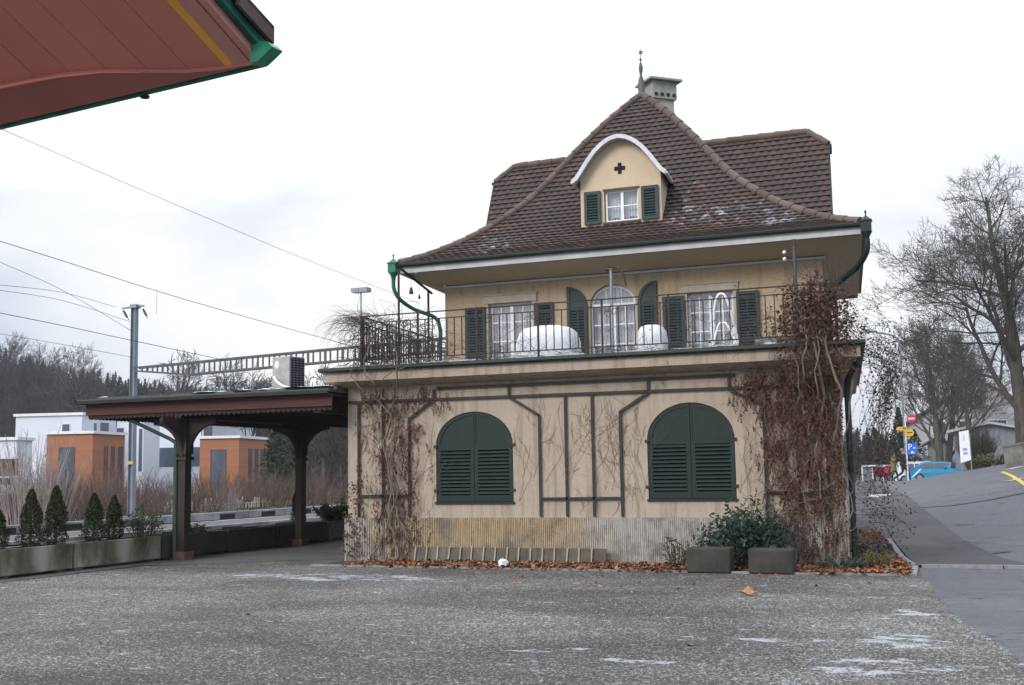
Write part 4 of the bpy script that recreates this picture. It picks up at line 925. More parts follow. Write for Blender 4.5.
# ------------------------------------------------------------------ creepers
def creeper(name, loc, label, group=None): return thing(name, loc, label, 'creeper', group)
def stems(parent, lines, m='vstem', nm='stem', thick=.5):
    for pts, r in lines:
        r *= thick; mb = MB(); q = smooth(pts, 5); k = len(q)
        ph = U(0, 6); q = [p+Vector((.05*math.sin(i*.7+ph)+.02*math.sin(i*1.9+ph*2)+U(-.01, .01), U(-.008, .008), U(-.01, .01))) for i, p in enumerate(q)]
        mb.tube(q, [r*(1-.45*i/k) for i in range(k)], 7); mb.build(nm, m, parent)
vr_ = creeper('climbing_vine', (-2.4, 19.15, 0), 'big dry creeper covering the right corner of the house and its railing')
F = lambda x, y, Y=19.16: tuple(onY(x, y, Y))
stems(vr_, [([F(801, 305, 19.05), F(803, 330, 18.8), F(806, 375, 18.78), F(812, 400), F(810, 440), F(800, 470), F(786, 490), F(770, 488), F(760, 470), F(775, 430)], .030),
            ([F(813, 305, 19.05), F(815, 340, 18.8), F(820, 390, 18.8), F(826, 420), F(836, 450), F(836, 480), F(826, 488), F(800, 493)], .026),
            ([F(795, 350, 18.78), F(797, 395, 18.85), F(800, 420), F(801, 470), F(804, 500), F(803, 555)], .022),
            ([F(828, 305, 19.05), F(830, 350, 18.8), F(838, 400, 18.8), F(838, 450), F(842, 500), F(836, 560)], .045),
            ([F(790, 505), F(815, 500), F(828, 505), F(828, 520), F(838, 535), F(850, 532), F(856, 515), F(852, 495), F(846, 470)], .02),
            ([F(816, 305, 19.05), F(818, 360, 18.8), F(822, 420), F(818, 480), F(826, 560)], .05), ([F(760, 390), F(775, 450), F(765, 500), F(785, 560)], .016), ([F(850, 380, 19), F(846, 450), F(848, 510), F(840, 570)], .03)])
lf = MB(); tw = MB()
def twig(mb, p, n, l, d0, r=.004, jit=.5, grav=0):
    p = Vector(p); d = Vector(d0).normalized(); pts = [p.copy()]
    for i in range(n):
        d = (d+Vector((U(-jit, jit), U(-jit, jit), U(-jit, jit)-grav))).normalized(); p = p+d*l; pts.append(p.copy())
    mb.tube(pts, [r*(1-.6*i/n) for i in range(n+1)], 3, False, False); return pts
def wdens(x, z):      # how thick the dead foliage lies on the right part of the wall
    d = ss((x+3.55)/.7)*(.55+.45*ss((z-.2)/2.6))
    d = max(d, ss((z-2.45)/.5)*ss((x+3.9)/.5)); return d
n_ = 0
def trail(x, z, dmax, ymax):
    """one dangling cluster: leaves strung on a short hanging shoot"""
    k = int(U(3, 12)); dx = U(-.5, .5); y = HY0-U(.02, ymax); q0 = (x, y, z); c = 0
    for i in range(k):
        x += dx*.02+U(-.018, .018); z -= U(.015, .035); y -= U(-.008, .012)
        if z < .02 or x > HX1+.06 or y > HY0-.01: break
        lf.leaf((x, y, z), U(.02, .052), (0, -1, -.2), U(.4, .8)); c += 1
    tw.tube([q0, (x, y, z)], .002, 3, False, False); return c
while n_ < 11500:
    x, z = U(-3.9, -1.93), U(.0, 3.25)
    if rnd() > wdens(x, z)**1.4*(.25+.75*abs(math.sin(x*7+z*2)*math.cos(z*5-x*3))): continue
    n_ += trail(x, z, 0, .22)
for i in range(420):
    x, z = U(-3.6, -1.95), U(.1, 3.2)
    if rnd() < wdens(x, z): twig(tw, (x, HY0-.03, z), int(U(4, 9)), .07, (U(-.6, .6), -.15, U(-1, .6)), .004, .45)
for i in range(800):
    lf.leaf((U(-2.75, -1.72)+U(-.15, .1), HY0-U(.38, .50), U(3.05, 3.75)), U(.03, .075), (0, -1, -.2), U(.4, .8))
for i in range(150): twig(tw, (U(-3.0, -1.75), HY0-.42, U(3.2, 3.8)), int(U(4, 12)), .07, (U(-.5, .5), -.1, U(-1, .3)), .0035, .4, .05)
# heap over the railing
HB = [(-2.5, 4.10, .33, .50, 5), (-2.2, 4.22, .30, .48, 5), (-1.95, 4.0, .28, .44, 4), (-2.8, 3.95, .22, .40, .8), (-2.25, 3.82, .50, .32, 3), (-1.65, 3.75, .2, .2, .6), (-3.1, 3.85, .25, .3, .3)]
def heapc():
    b = random.choices(HB, [q[4] for q in HB])[0]; a = U(0, 6.28); r = rnd()**.6*(1+.18*math.sin(a*5+b[0]*9)); return Vector((b[0]+b[2]*r*math.cos(a), RY+U(-.24, .30), max(3.6, b[1]+b[3]*r*math.sin(a))))
for i in range(2600):
    p = heapc()
    lf.leaf(p, U(.03, .075))
for i in range(460):
    p = heapc()
    if p.z > 4.62: continue
    twig(tw, p, int(U(4, 10)), .075, (U(-1, 1), U(-.5, .5), U(-.6, .6)), .004, .6, .1)
for i in range(60): twig(tw, (U(-2.7, -1.7), RY+U(-.1, .2), U(4.4, 4.65)), 6, .06, (U(-.6, .6), U(-.3, .3), 1), .003, .5)
# sprays that arch out and hang down beyond the corner
hl = MB()
for i in range(85):
    x0_, y0_ = U(-1.95, -1.62), U(18.95, 20.9); z0_ = random.choice([U(3.4, 4.3), U(3.2, 3.6), U(3.3, 3.7)])
    pts = [Vector((x0_, y0_, z0_))]; d = Vector((U(.2, 1.0), U(-.35, .2), U(-.1, .5))).normalized(); L_ = U(.9, 3.3)
    st = .09; k = 0
    while k*st < L_:
        d = (d+Vector((U(-.28, .28), U(-.28, .28), U(-.22, .05)-.08))).normalized()
        if pts[-1].x > -1.25 - .0: d.x -= .25
        q = pts[-1]+d*st
        if q.z < .12: break
        pts.append(q); k += 1
        if k > 2 and rnd() < .75: hl.leaf(q+Vector((U(-.015, .015), U(-.015, .015), U(-.03, 0))), U(.03, .065), None, .6)
    tw.tube(pts, .0026, 3, False, False)
for i in range(70):      # low straggling shoots beside the pavement
    pts = twig(tw, (U(-1.95, -1.6), U(18.95, 19.9), U(.4, 1.9)), int(U(6, 13)), .08, (1, U(-.3, .2), U(-.2, .5)), .0035, .35, .09)
    for q in pts[3:]:
        if rnd() < .7: hl.leaf(q, U(.03, .06), None, .6)
tw.build('twigs', 'twig', vr_); lf.build('leaves', 'vleaf', vr_); hl.build('hanging_leaves', 'vleaf_dark', vr_)
# left creeper
vl_ = creeper('climbing_vine', (-10.1, 19.15, 0), 'dry creeper with pale woody trunks climbing the left end of the facade to the railing')
stems(vl_, [([F(398, 560), F(392, 530), F(390, 500), F(386, 450), F(389, 420), F(380, 400), F(372, 385, 18.78), F(366, 365, 18.78), F(368, 330, 18.78)], .05),
            ([F(380, 555), F(388, 520), F(394, 480), F(392, 440), F(396, 400), F(395, 375, 18.78), F(398, 330, 18.78)], .035),
            ([F(408, 555), F(402, 525), F(396, 500), F(394, 470)], .05), ([F(372, 560), F(380, 535), F(388, 505)], .04),
            ([F(366, 400), F(372, 412), F(384, 414), F(392, 404), F(395, 385, 18.78)], .02), ([F(352, 350, 18.78), F(353, 372, 18.8), F(360, 390, 18.78), F(372, 405)], .022),
            ([F(375, 400), F(385, 380, 18.78), F(400, 368, 18.8), F(420, 360, 18.78), F(450, 362, 18.78)], .02), ([F(392, 365, 18.78), F(380, 350, 18.78), F(390, 335, 18.78)], .012), ([F(360, 420), F(368, 450), F(376, 475), F(384, 480)], .012)])
lf = MB(); tw = MB(); n_ = 0
def ldens(x, z):
    d = math.exp(-((x+9.92)/.35)**2)*.85 + .18*ss((x+10.9)/.2)*(1-ss((x+9.45)/.4)); d = max(d, ss((z-2.75)/.25)*ss((x+10.9)/.3)*(1-ss((x+9.05)/.5))*.95)
    if z < .8: d = max(d, math.exp(-((x+9.9)/.55)**2)*.8)
    return d*.9
while n_ < 4000:
    x, z = U(-11.0, -8.8), U(.0, 3.2)
    if rnd() > ldens(x, z)*(.25+.75*abs(math.sin(x*8+z*2.3)*math.cos(z*6-x*4))): continue
    n_ += trail(x, z, 0, .16)
for i in range(260):
    x, z = U(-10.9, -9.2), U(.1, 3.1)
    if rnd() < ldens(x, z): twig(tw, (x, HY0-.05, z), int(U(4, 10)), .07, (U(-.6, .6), -.1, U(-.6, 1)), .0045, .45)
for i in range(240): lf.leaf((U(-11.05, -10.6), HY0-U(.05, .12), U(.1, 1.5)), U(.03, .07), (0, -1, 0))
for i in range(640):     # grey tangle in the railing
    c = Vector((U(-10.7, -9.1), RY+U(-.15, .35), U(3.6, 4.5)))
    if c.z > 4.55-.35*max(0, (c.x+9.9)): continue
    twig(tw, c, int(U(4, 11)), .075, (U(-1, 1), U(-.4, .4), U(-.8, .5)), .0055, .55, .08)
for i in range(120):
    a = Vector((U(-10.7, -10.2), RY+U(-.1, .3), U(4.3, 4.55))); twig(tw, a, int(U(8, 14)), .085, (-.8, U(-.2, .2), .6), .003, .2, .16)
for i in range(90):
    a = Vector((U(-9.2, -7.3), RY+U(-.1, .25), U(3.6, 3.9))); twig(tw, a, int(U(5, 14)), .07, (U(-1, 1), U(-.2, .2), U(-.1, .9)), .0035, .4, .05)
for i in range(150):
    x = U(-11.0, -3.2); twig(tw, (x, RY+U(-.08, .15), 3.62), int(U(4, 9)), .07, (U(-1, 1), 0, U(-.1, .4)), .004, .35, .03)
tw.build('twigs', 'twig', vl_); lf.build('leaves', 'vleaf', vl_)
# thin creeper threads along the railing over the right window
mc = creeper('climbing_vine', (-4.4, RY, 3.6), 'sparse dry creeper threads woven through the railing before the right terrace window')
lf = MB(); tw = MB()
for i in range(70):
    pts = twig(tw, (U(-5.6, -2.9), RY+.02, U(3.65, 4.4)), int(U(5, 10)), .07, (U(-1, 1), 0, U(-1, 1)), .003, .4)
    for q in pts[2:]:
        if rnd() < .35: lf.leaf(q, U(.025, .05))
tw.build('twigs', 'twig', mc); lf.build('leaves', 'vleaf', mc)

# ------------------------------------------------------------------ planting bed along the facade
mb = MB(); mb.box((-11.05, 18.19, -.05), (-.98, 19.24, .012)); tag(mb.build('planting_bed', 'soil'), kind='structure')
lt = MB()
for i in range(5200):
    x = U(-10.4, -1.0); y = U(18.2, 19.2) if rnd() < .85 else U(18.0, 18.3)
    if x < -9.6 and rnd() < .6: continue
    if -4.3 < x < -2.6 and y < 18.35: continue
    lt.leaf((x, y, .02+U(0, .055)), U(.045, .11), (U(-.3, .3), U(-.3, .3), 1))
for i in range(60):
    p = onZ(U(480, 930), U(570, 590)) if rnd() < .8 else onZ(U(60, 960), U(575, 670)); lt.leaf((p.x, p.y, .015), U(.04, .09), (0, 0, 1))
tag(lt.build('leaf_litter', 'litter'), 'russet fallen leaves lying in the bed along the foot of the facade', 'leaf litter', kind='stuff')
mb = MB(); bp_ = [(-3.4, 28.6), (-1.95, 19.25), (-1.05, 19.3), (-1.10, 19.9), (-1.36, 21.5), (-1.85, 25.5), (-2.4, 28.6)]
mb.add([(x, y, HZ(x, y)+.045) for x, y in bp_], [tuple(range(len(bp_)))]); tag(mb.build('side_bed', 'soil'), kind='structure')
lt = MB()
for i in range(2400):
    y = 19.3+U(0, 1)**1.5*8; x1_ = np.interp(y, [19.3, 19.9, 21.5, 25.5, 28.6], [-1.05, -1.12, -1.38, -1.87, -2.4]); x = U(x1_-1.0, x1_); lt.leaf((x, y, HZ(x, y)+.05+U(0, .05)), U(.04, .10), (U(-.3, .3), U(-.3, .3), 1))
tag(lt.build('side_leaf_litter', 'litter'), 'brown fallen leaves between the house corner and the pavement', 'leaf litter', kind='stuff')
# leaning board edging
be = thing('bed_edging', (-7.8, 19.05, 0), 'low leaning board edging with pale stakes along the plinth', 'edging')
mb = MB(); x = -9.60
while x < -5.95:
    mb.box((x, 19.08, .02), (x+.20, 19.10, .29), rot=(math.radians(-14), 0, 0), piv=(x, 19.1, .02)); x += .205
mb.build('boards', mat('grey_weathered_boards', (.13, .11, .08), (.08, .07, .055), 5, .9, 30, .004, island=.2), be)
x = -9.50
while x < -5.95:
    mb = MB(); mb.box((x, 19.04, .0), (x+.024, 19.06, .30+U(-.01, .02)), rot=(math.radians(-14), U(-.03, .03), 0), piv=(x, 19.06, 0)); mb.build('stake', mat('pale_stake', (.36, .32, .25), None, 5, .9) if 'pale_stake' not in bpy.data.materials else bpy.data.materials['pale_stake'], be); x += .222
# crumpled paper
mb = MB(); n = 14
for i in range(7):
    for j in range(n):
        a = 2*math.pi*j/n; t = math.pi*i/6; r = .075*U(.8, 1.2); mb.v.append((r*math.sin(t)*math.cos(a)*1.15, r*math.sin(t)*math.sin(a), .075+r*math.cos(t)))
mb.f = [(i*n+j, i*n+(j+1) % n, (i+1)*n+(j+1) % n, (i+1)*n+j) for i in range(6) for j in range(n)]; mb.sm = [False]*len(mb.f)
o = mb.build('crumpled_paper', 'white_paint'); o.location = (-7.43, 18.22, .02); tag(o, 'crumpled ball of white paper lying on the fallen leaves', 'litter')
# big leaf on the gravel
mb = MB(); p = onZ(747, 596); pts = []
for k in range(14):
    a = 2*math.pi*k/14; r = (.15 if k % 2 else .075)*U(.8, 1.2); pts.append((r*math.cos(a), r*math.sin(a)*.8, .02+U(0, .07)))
mb.add([(0, 0, .015)]+pts, [(0, 1+k, 1+(k+1) % 14) for k in range(14)]); mb.add([(-.1, .03, .03), (0, .1, .12), (.1, .02, .04)], [(0, 1, 2)])
o = mb.build('fallen_leaf', mat('dry_leaf', (.38, .20, .11), (.26, .12, .06), 9, .8)); o.location = (p.x, p.y, 0); tag(o, 'large curled brown leaf lying alone on the gravel', 'leaf')
M['blockc'] = mat('dark_mossy_block', (.055, .052, .044), (.03, .03, .024), 3, .92, 30, .012, c3=(.13, .13, .11))
# concrete blocks in front of the laurel
for i, (x0, x1, lb) in enumerate(((-4.29, -3.60, 'left of the two mossy concrete blocks in front of the laurel bush'), (-3.33, -2.65, 'right of the two mossy concrete blocks in front of the laurel bush'))):
    mb = MB(); mb.box((x0, 18.06, 0), (x1, 18.40, .39-.01*i)); o = single(mb, 'concrete_block', 'blockc', ((x0+x1)/2, 18.2, 0), lb, 'concrete block', 'concrete blocks edging the yard')
    b = o.modifiers.new('bevel', 'BEVEL'); b.width = .035; b.segments = 3
def leafy(name, loc, label, cat, n, rx, ry, h, size, m, stemm='twig', group=None, shape=None, seed=1, stalks=30, aspect=.45):
    t = thing(name, loc, label, cat, group); x0, y0, z0 = loc; lf = MB(); st = MB()
    for i in range(stalks):
        a = U(0, 6.28); r = math.sqrt(rnd()); top = Vector((x0+rx*r*math.cos(a), y0+ry*r*math.sin(a), z0+h*U(.55, 1)*(1-.35*r*r)))
        b = Vector((x0+rx*.35*r*math.cos(a), y0+ry*.35*r*math.sin(a), z0)); md = (b+top)/2+Vector((U(-.08, .08), U(-.08, .08), .05)); pts = smooth([b, md, top], 4); st.tube(pts, [.011*(1-.7*k/len(pts)) for k in range(len(pts))], 4)
        for k in range(n//stalks):
            q = rnd()**.6; p = b.lerp(top, .2+.8*q)+Vector((U(-1, 1), U(-1, 1), U(-.6, 1)))*.11*(h/.9)
            if p.z > z0+.02: lf.leaf(p, size*U(.7, 1.3), (U(-.5, .5), -.5, .7), aspect)
    st.build('stem', stemm, t); lf.build('leaves', m, t); return t
leafy('laurel_bush', (-3.42, 18.72, 0), 'glossy green laurel bush behind the two concrete blocks', 'bush', 2600, .78, .40, 1.12, .085, 'laurel', stalks=52)
leafy('low_weed', (-4.62, 18.85, 0), 'thin weed with a few brown leaves against the plinth left of the laurel', 'weed', 130, .25, .18, .62, .06, 'box', stalks=13)
leafy('low_shrub', (-2.0, 18.75, 0), 'low dark ivy mound at the right foot of the house corner', 'shrub', 420, .4, .25, .26, .05, 'laurel', stalks=26, aspect=.7)
leafy('ivy_patch', (-1.75, 21.2, .02), 'dark ivy patch growing beside the pavement behind the house corner', 'ivy', 700, .35, .9, .30, .055, 'laurel', stalks=30, aspect=.7)
leafy('grass_tuft', (-1.55, 19.3, 0), 'yellowish grass tuft at the corner beside the pavement', 'grass tuft', 500, .28, .4, .34, .05, leafmat('yellow_green_blades', [(.10, .11, .03), (.16, .15, .05), (.07, .08, .03)]), stalks=30, aspect=.2)
mb = MB()
for k in range(9): x, y = U(-2.1, -1.1), U(18.4, 19.0); mb.lathe((x, y, 0), [(U(.08, .18), .012), (U(.05, .08), .045), (0, .055)], 9)
tag(mb.build('snow_remnant', mat('dirty_snow', (.50, .52, .56), (.32, .32, .33), 9, .8, 20, .01)), kind='structure')

# ------------------------------------------------------------------ platform canopy
CX0, CX1, CY0, CY1 = -16.72, -10.995, 18.75, 27.5
M['roofedge'] = mat('dark_roof_edge', (.022, .022, .02), (.012, .013, .012), 5, .7)
ca = thing('platform_canopy', (-14.5, 21.2, 0), 'low flat red-brown timber canopy on two iron columns left of the house', 'canopy')
mb = MB(); mb.box((CX0-.12, CY0-.12, 3.13), (CX1-.01, CY1, 3.19)); mb.box((CX0+.1, CY0+.18, 3.19), (CX1-.02, CY1-.1, 3.25)); mb.build('roof_sheet', 'bitumen', ca)
mb = MB(); mb.box((CX0-.14, CY0-.15, 3.10), (CX1-.01, CY0-.121, 3.165)); mb.box((CX0-.15, CY0-.15, 3.10), (CX0-.121, CY1, 3.165)); mb.build('roof_edge', 'roofedge', ca)
mb = MB(); mb.box((CX0, CY0, 2.875), (CX1-.012, CY0+.03, 3.10)); mb.box((CX0, CY0+.03, 2.875), (CX0+.03, CY1, 3.10)); mb.box((CX0+.03, CY1-.03, 2.9), (CX1-.012, CY1, 3.10)); mb.build('fascia', 'wood_red', ca)
def valance(mb, a, b, zt, zb, t):
    a = Vector(a); b = Vector(b); L = (b-a).length; d = (b-a)/L; n = int(L/.11); nr = Vector((-d.y, d.x, 0))*t
    for k in range(n):
        p = a+d*(k*L/n); q = a+d*((k+.96)*L/n); m_ = (p+q)/2
        o = [Vector((p.x, p.y, zt)), Vector((q.x, q.y, zt)), Vector((q.x, q.y, zb+.035)), Vector((lerp(q.x, m_.x, .4), lerp(q.y, m_.y, .4), zb+.008)), Vector((m_.x, m_.y, zb)), Vector((lerp(p.x, m_.x, .4), lerp(p.y, m_.y, .4), zb+.008)), Vector((p.x, p.y, zb+.035))]
        mb.prism(o, nr)
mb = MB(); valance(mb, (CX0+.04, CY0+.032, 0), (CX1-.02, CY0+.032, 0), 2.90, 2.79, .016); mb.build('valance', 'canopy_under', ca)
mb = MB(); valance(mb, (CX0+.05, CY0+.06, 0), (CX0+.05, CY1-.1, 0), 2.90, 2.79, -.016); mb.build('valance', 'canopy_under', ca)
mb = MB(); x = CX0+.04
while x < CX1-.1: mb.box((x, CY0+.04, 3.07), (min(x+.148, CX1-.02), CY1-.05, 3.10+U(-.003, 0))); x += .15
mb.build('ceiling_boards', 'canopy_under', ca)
for y in [CY0+.75+k*.95 for k in range(9)]:
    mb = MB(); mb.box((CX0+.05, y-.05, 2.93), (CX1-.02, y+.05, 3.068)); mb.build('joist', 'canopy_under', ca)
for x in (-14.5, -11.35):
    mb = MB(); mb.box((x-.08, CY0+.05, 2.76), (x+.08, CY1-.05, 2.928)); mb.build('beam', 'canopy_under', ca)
def column(y, pipe):
    mb = MB(); mb.box((-14.58, y-.10, .16), (-14.42, y+.10, 2.2)); mb.box((-14.62, y-.13, 1.94), (-14.38, y+.13, 2.0)); mb.box((-14.61, y-.12, 2.06), (-14.39, y+.12, 2.76)); c = mb.build('column', 'col_red', ca)
    mb = MB(); mb.box((-14.63, y-.15, 0), (-14.37, y+.15, .16)); mb.build('column_base', 'brick', c)
    for s_ in (-1, 1):      # cut-out timber knee brackets, quarter round underneath
        R_ = .62; o = [Vector((-14.5+s_*.10, y-.04, 2.755)), Vector((-14.5+s_*.10, y-.04, 2.0))]
        for k in range(13):
            a = math.pi/2*k/12; o.append(Vector((-14.5+s_*(.12+R_-R_*math.cos(a)), y-.04, 2.02+(.62)*math.sin(a))))
        o.append(Vector((-14.5+s_*(.12+R_), y-.04, 2.755)))
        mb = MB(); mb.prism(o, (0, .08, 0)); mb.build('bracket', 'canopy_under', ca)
        o2 = [Vector((-14.54, p.x*0+y+s_*(abs(p.x+14.5)), p.z)) for p in o]; mb = MB(); mb.prism(o2, (.08, 0, 0)); mb.build('bracket', 'canopy_under', ca)
column(19.05, True); column(23.3, False)
mb = MB(); mb.tube([(-14.66, 18.98, 0.02), (-14.66, 18.98, 2.3)], .052, 10); mb.build('downpipe', mat('green_pipe', (.035, .075, .045), (.025, .05, .035), 4, .6), ca)
mb = MB(); mb.tube([(-14.66, 18.98, 2.28), (-14.8, 18.97, 2.36), (-15.72, 18.9, 2.76), (-15.75, 18.9, 2.95)], .038, 8); mb.build('downpipe', 'dkgreen', ca)
mb = MB(); mb.tube([(-14.76, 19.15, 0.02), (-14.76, 19.15, 1.95)], .012, 6); mb.tube([(-14.76, 19.15, 1.93), (-14.5, 19.15, 1.93)], .012, 6); mb.build('conduit', 'iron', ca)
# outdoor unit of an air conditioner on the canopy
ac = thing('air_conditioner', (-12.85, 20.2, 3.25), 'grey outdoor air conditioning unit with ribbed grille standing on the canopy roof', 'air conditioner', rz=math.radians(-12))
mb = MB(); mb.box((-.38, -.30, .10), (.30, .30, .84)); mb.build('case', mat('pale_grey_enamel', (.40, .40, .38), (.30, .30, .285), 4, .5), ac, world=False, bevel=.015)
mb = MB(); mb.box((.304, -.28, .13), (.315, .28, .81)); mb.build('grille_recess', 'dark', ac, world=False)
mb = MB()
for k in range(5): mb.box((.316, -.285+k*.137, .12), (.335, -.265+k*.137, .82))
for k in range(12): mb.box((.3165, -.28, .15+k*.056), (.328, .28, .166+k*.056))
mb.build('grille', mat('blue_grey_slats', (.14, .13, .17), (.10, .09, .12), 4, .5), ac, world=False)
mb = MB(); mb.tube([(-.2, -.302, .66), (-.2, -.306, .66)], .09, 16); mb.build('badge', 'white_paint', ac, world=False)
for x in (-.3, .2): mb = MB(); mb.box((x, -.3, 0), (x+.08, .3, .10)); mb.build('foot', 'grey_metal', ac, world=False)
mb = MB(); mb.tube(smooth([(-.2, -.32, .3), (-.1, -.5, .36), (.1, -.6, .25), (.4, -.6, .12), (.8, -.55, .06), (1.5, -.5, .04)]), .035, 8); mb.build('insulated_hose', 'cover', ac, world=False)
for k_ in [k_ for k_ in bpy.data.objects if k_.parent == ac]: k_.scale = (.70, .70, .88)
# snow on canopy near the house
mb = MB()
for k in range(26): x = U(-16.6, -11.2) if k > 8 else U(-11.8, -11.1); y = U(18.95, 19.4); mb.lathe((x, y, 3.251), [(U(.12, .35), 0), (U(.06, .1), .02), (0, .03)], 10)
tag(mb.build('canopy_snow', mat('roof_snow', (.66, .69, .73), (.5, .52, .56), 6, .7)), kind='structure')

# ------------------------------------------------------------------ concrete troughs and clipped conifers
TR = [(12.2, 14.65), (14.68, 16.36), (16.40, 18.74), (18.80, 20.90), (20.95, 22.80), (22.86, 25.0), (25.05, 27.0)]
tl = ['weathered concrete trough at the near left end holding the first conifer', 'stained concrete trough holding the two leftmost small conifers', 'pale mossy concrete trough holding the conifer pair nearest the canopy',
      'dark concrete trough just behind the front canopy column', 'dark concrete trough between the two canopy columns', 'pale ended concrete trough beside the rear canopy column', 'farthest concrete trough beside the house wall']
for (a, b), lb, k in zip(TR, tl, range(7)):
    t = thing('concrete_trough', (-15.05, (a+b)/2, 0), lb, 'planter', 'concrete troughs along the platform', rz=U(-.01, .01)); L = (b-a)/2; h = .48
    mb = MB(); o = [Vector((-.27, -L, 0)), Vector((.23, -L, 0)), Vector((.27, L*0-L, h)), Vector((-.27, -L, h))]
    for (x0, x1, y0, y1, z1) in ((-.27, .25, -L, -L+.06, h), (-.27, .25, L-.06, L, h), (-.27, -.21, -L+.06, L-.06, h), (.19, .25, -L+.06, L-.06, h)): mb.box((x0, y0, .05), (x1, y1, z1))
    mb.box((-.2, -L+.1, 0), (.18, -L+.3, .05)); mb.box((-.2, L-.3, 0), (.18, L-.1, .05)); mb.build('trough', 'mossy' if k < 3 else ('darkconc' if k in (3, 4, 5) else 'concrete'), t, world=False, bevel=.01)
    mb = MB(); mb.box((-.21, -L+.06, .1), (.19, L-.06, h-.05)); mb.build('soil', 'soil', t, world=False)
def conifer(loc, h, r, label):
    t = thing('small_conifer', loc, label, 'conifer', 'clipped conifers in the troughs'); x0, y0, z0 = loc; mb = MB(); st = MB()
    st.tube([(x0, y0, z0-.02), (x0, y0, z0+h*.9)], [.025, .008], 6)
    for i in range(int(4200*h/1.0)):
        q = rnd()**.8; zz = q*h*.98; rr = 1.12*r*(1-q**1.9)**.75*(.93+.10*math.sin(q*13+h*9+x0))+.012
        if q < .08: rr *= .75
        a = U(0, 6.28); k = math.sqrt(U(.35, 1)); rr *= k*(1+.12*math.sin(a*5+q*7)); mb.leaf((x0+rr*math.cos(a), y0+rr*math.sin(a), z0+zz+.03), U(.03, .06), (math.cos(a)*.4, math.sin(a)*.4, 1.2 if rnd() < .3 else .1), .45)
    st.build('trunk', 'bark', t); mb.build('foliage', 'thuja', t); return t
for y, h, r, lb in ((14.84, .72, .19, 'small conifer cut by the left edge of the picture'), (15.60, 1.0, .20, 'upright conifer second from the left in the concrete troughs'), (16.18, 1.05, .20, 'slim conifer third from the left beside its equal twin'),
                    (17.13, .90, .19, 'bushy conifer left of the pair nearest the canopy'), (17.66, .84, .17, 'narrow conifer right of the pair nearest the canopy')): conifer((-15.03, y, .43), h, r, lb)
conifer((-15.03, 24.05, .43), .98, .16, 'dark upright conifer just behind the rear canopy column')
leafy('open_shrub', (-15.05, 18.55, .43), 'loose dark shrub with bare stems left of the front canopy column', 'shrub', 700, .3, .55, .72, .055, 'box', stalks=24, aspect=.7)
leafy('ball_shrub', (-15.03, 20.1, .43), 'low rounded shrub in the dark trough behind the front column', 'shrub', 700, .18, .42, .24, .04, 'box', stalks=24, aspect=.7)
leafy('spreading_shrub', (-14.95, 25.7, .43), 'dense spreading evergreen shrub in the far trough beside the house', 'shrub', 2400, .35, .95, .56, .06, 'box', stalks=50, aspect=.7)

# ------------------------------------------------------------------ neighbouring roof corner overhead (upper left)
rz = 4.2; e0, e1 = onZ(0, 125, rz), onZ(262, 62, rz); ed = (e1-e0).normalized(); nn_ = Vector((ed.y, -ed.x, 0)); nn_ = nn_ if nn_.y < 0 else -nn_
SL_ = .5
def RP(a, b, c=0): return e1 - ed*a + nn_*b + Vector((0, 0, SL_*b + c))       # a inward along the eave, b up the slope, c above the soffit
nr = thing('neighbour_roof', tuple(RP(3, 0, 0)), 'overhanging red-brown boarded roof corner with yellow stripe above the yard', 'roof')
M['soff_red'] = mat('red_brown_soffit_boards', (.70, .25, .20), (.64, .22, .175), 1.2, .7, 30, .002, stretch=(1, 1, 1), island=.05)
M['eave_red'] = mat('darker_eave_board', (.42, .155, .14), (.36, .13, .12), 1.2, .7)
M['pink'] = mat('faded_pink_board', (.64, .31, .29), (.56, .26, .24), 1.5, .65)
M['yel'] = mat('ochre_yellow_stripe', (.95, .50, .08), (.88, .44, .07), 2, .6)
mb = MB(); a = .26
while a < 9: mb.prism([RP(a, 0), RP(min(a+.296, 9), 0), RP(min(a+.296, 9), 7), RP(a, 7)], (0, 0, .03)); a += .302
mb.build('soffit_boards', 'soff_red', nr)
mb = MB(); mb.prism([RP(.20, 0, -.008), RP(.27, 0, -.008), RP(.27, 7, -.008), RP(.20, 7, -.008)], (0, 0, .036)); mb.build('yellow_stripe', 'yel', nr)
mb = MB(); mb.prism([RP(.075, 0, -.012), RP(.198, 0, -.012), RP(.198, 7, -.012), RP(.075, 7, -.012)], (0, 0, .04)); mb.prism([RP(.055, 0, .0), RP(.073, 0, .0), RP(.073, 7, .0), RP(.055, 7, .0)], (0, 0, .03)); mb.prism([RP(0, 0, -.02), RP(.053, 0, -.02), RP(.053, 7, -.02), RP(0, 7, -.02)], (0, 0, .16)); mb.build('verge_board', 'pink', nr)
arc_ = [(0, 300), (100, 280), (200, 262), (350, 247), (480, 248), (620, 250), (740, 240), (850, 222)]
def onplane(px, py):
    n_p = (RP(1, 0)-RP(0, 0)).cross(RP(0, 1)-RP(0, 0)); d = ray(px, py); return EYE+d*((RP(0, 0, -.03)-EYE).dot(n_p)/d.dot(n_p))
top_ = [onplane(x/3.413, y/3.413) for x, y in arc_]
mb = MB(); bot_ = [onplane(lerp(0, 262, k/7), lerp(125, 63, k/7)) for k in range(8)]
pl = [top_[0]-ed*5+nn_*.3]+top_+list(reversed(bot_))+[bot_[0]-ed*5]
mb.prism(pl, (0, 0, .026)); mb.build('eave_board', 'eave_red', nr)
mb = MB(); mb.tube([top_[0]-ed*3+nn_*.2]+top_[:5], [.012, .012, .011, .009, .006, .003], 6); mb.build('cable', 'soff_red', nr)
mb = MB(); g0 = RP(-.02, -.012, -.006); mb.tube([g0-ed*9, g0], .020, 8); mb.build('gutter', 'copper', nr)
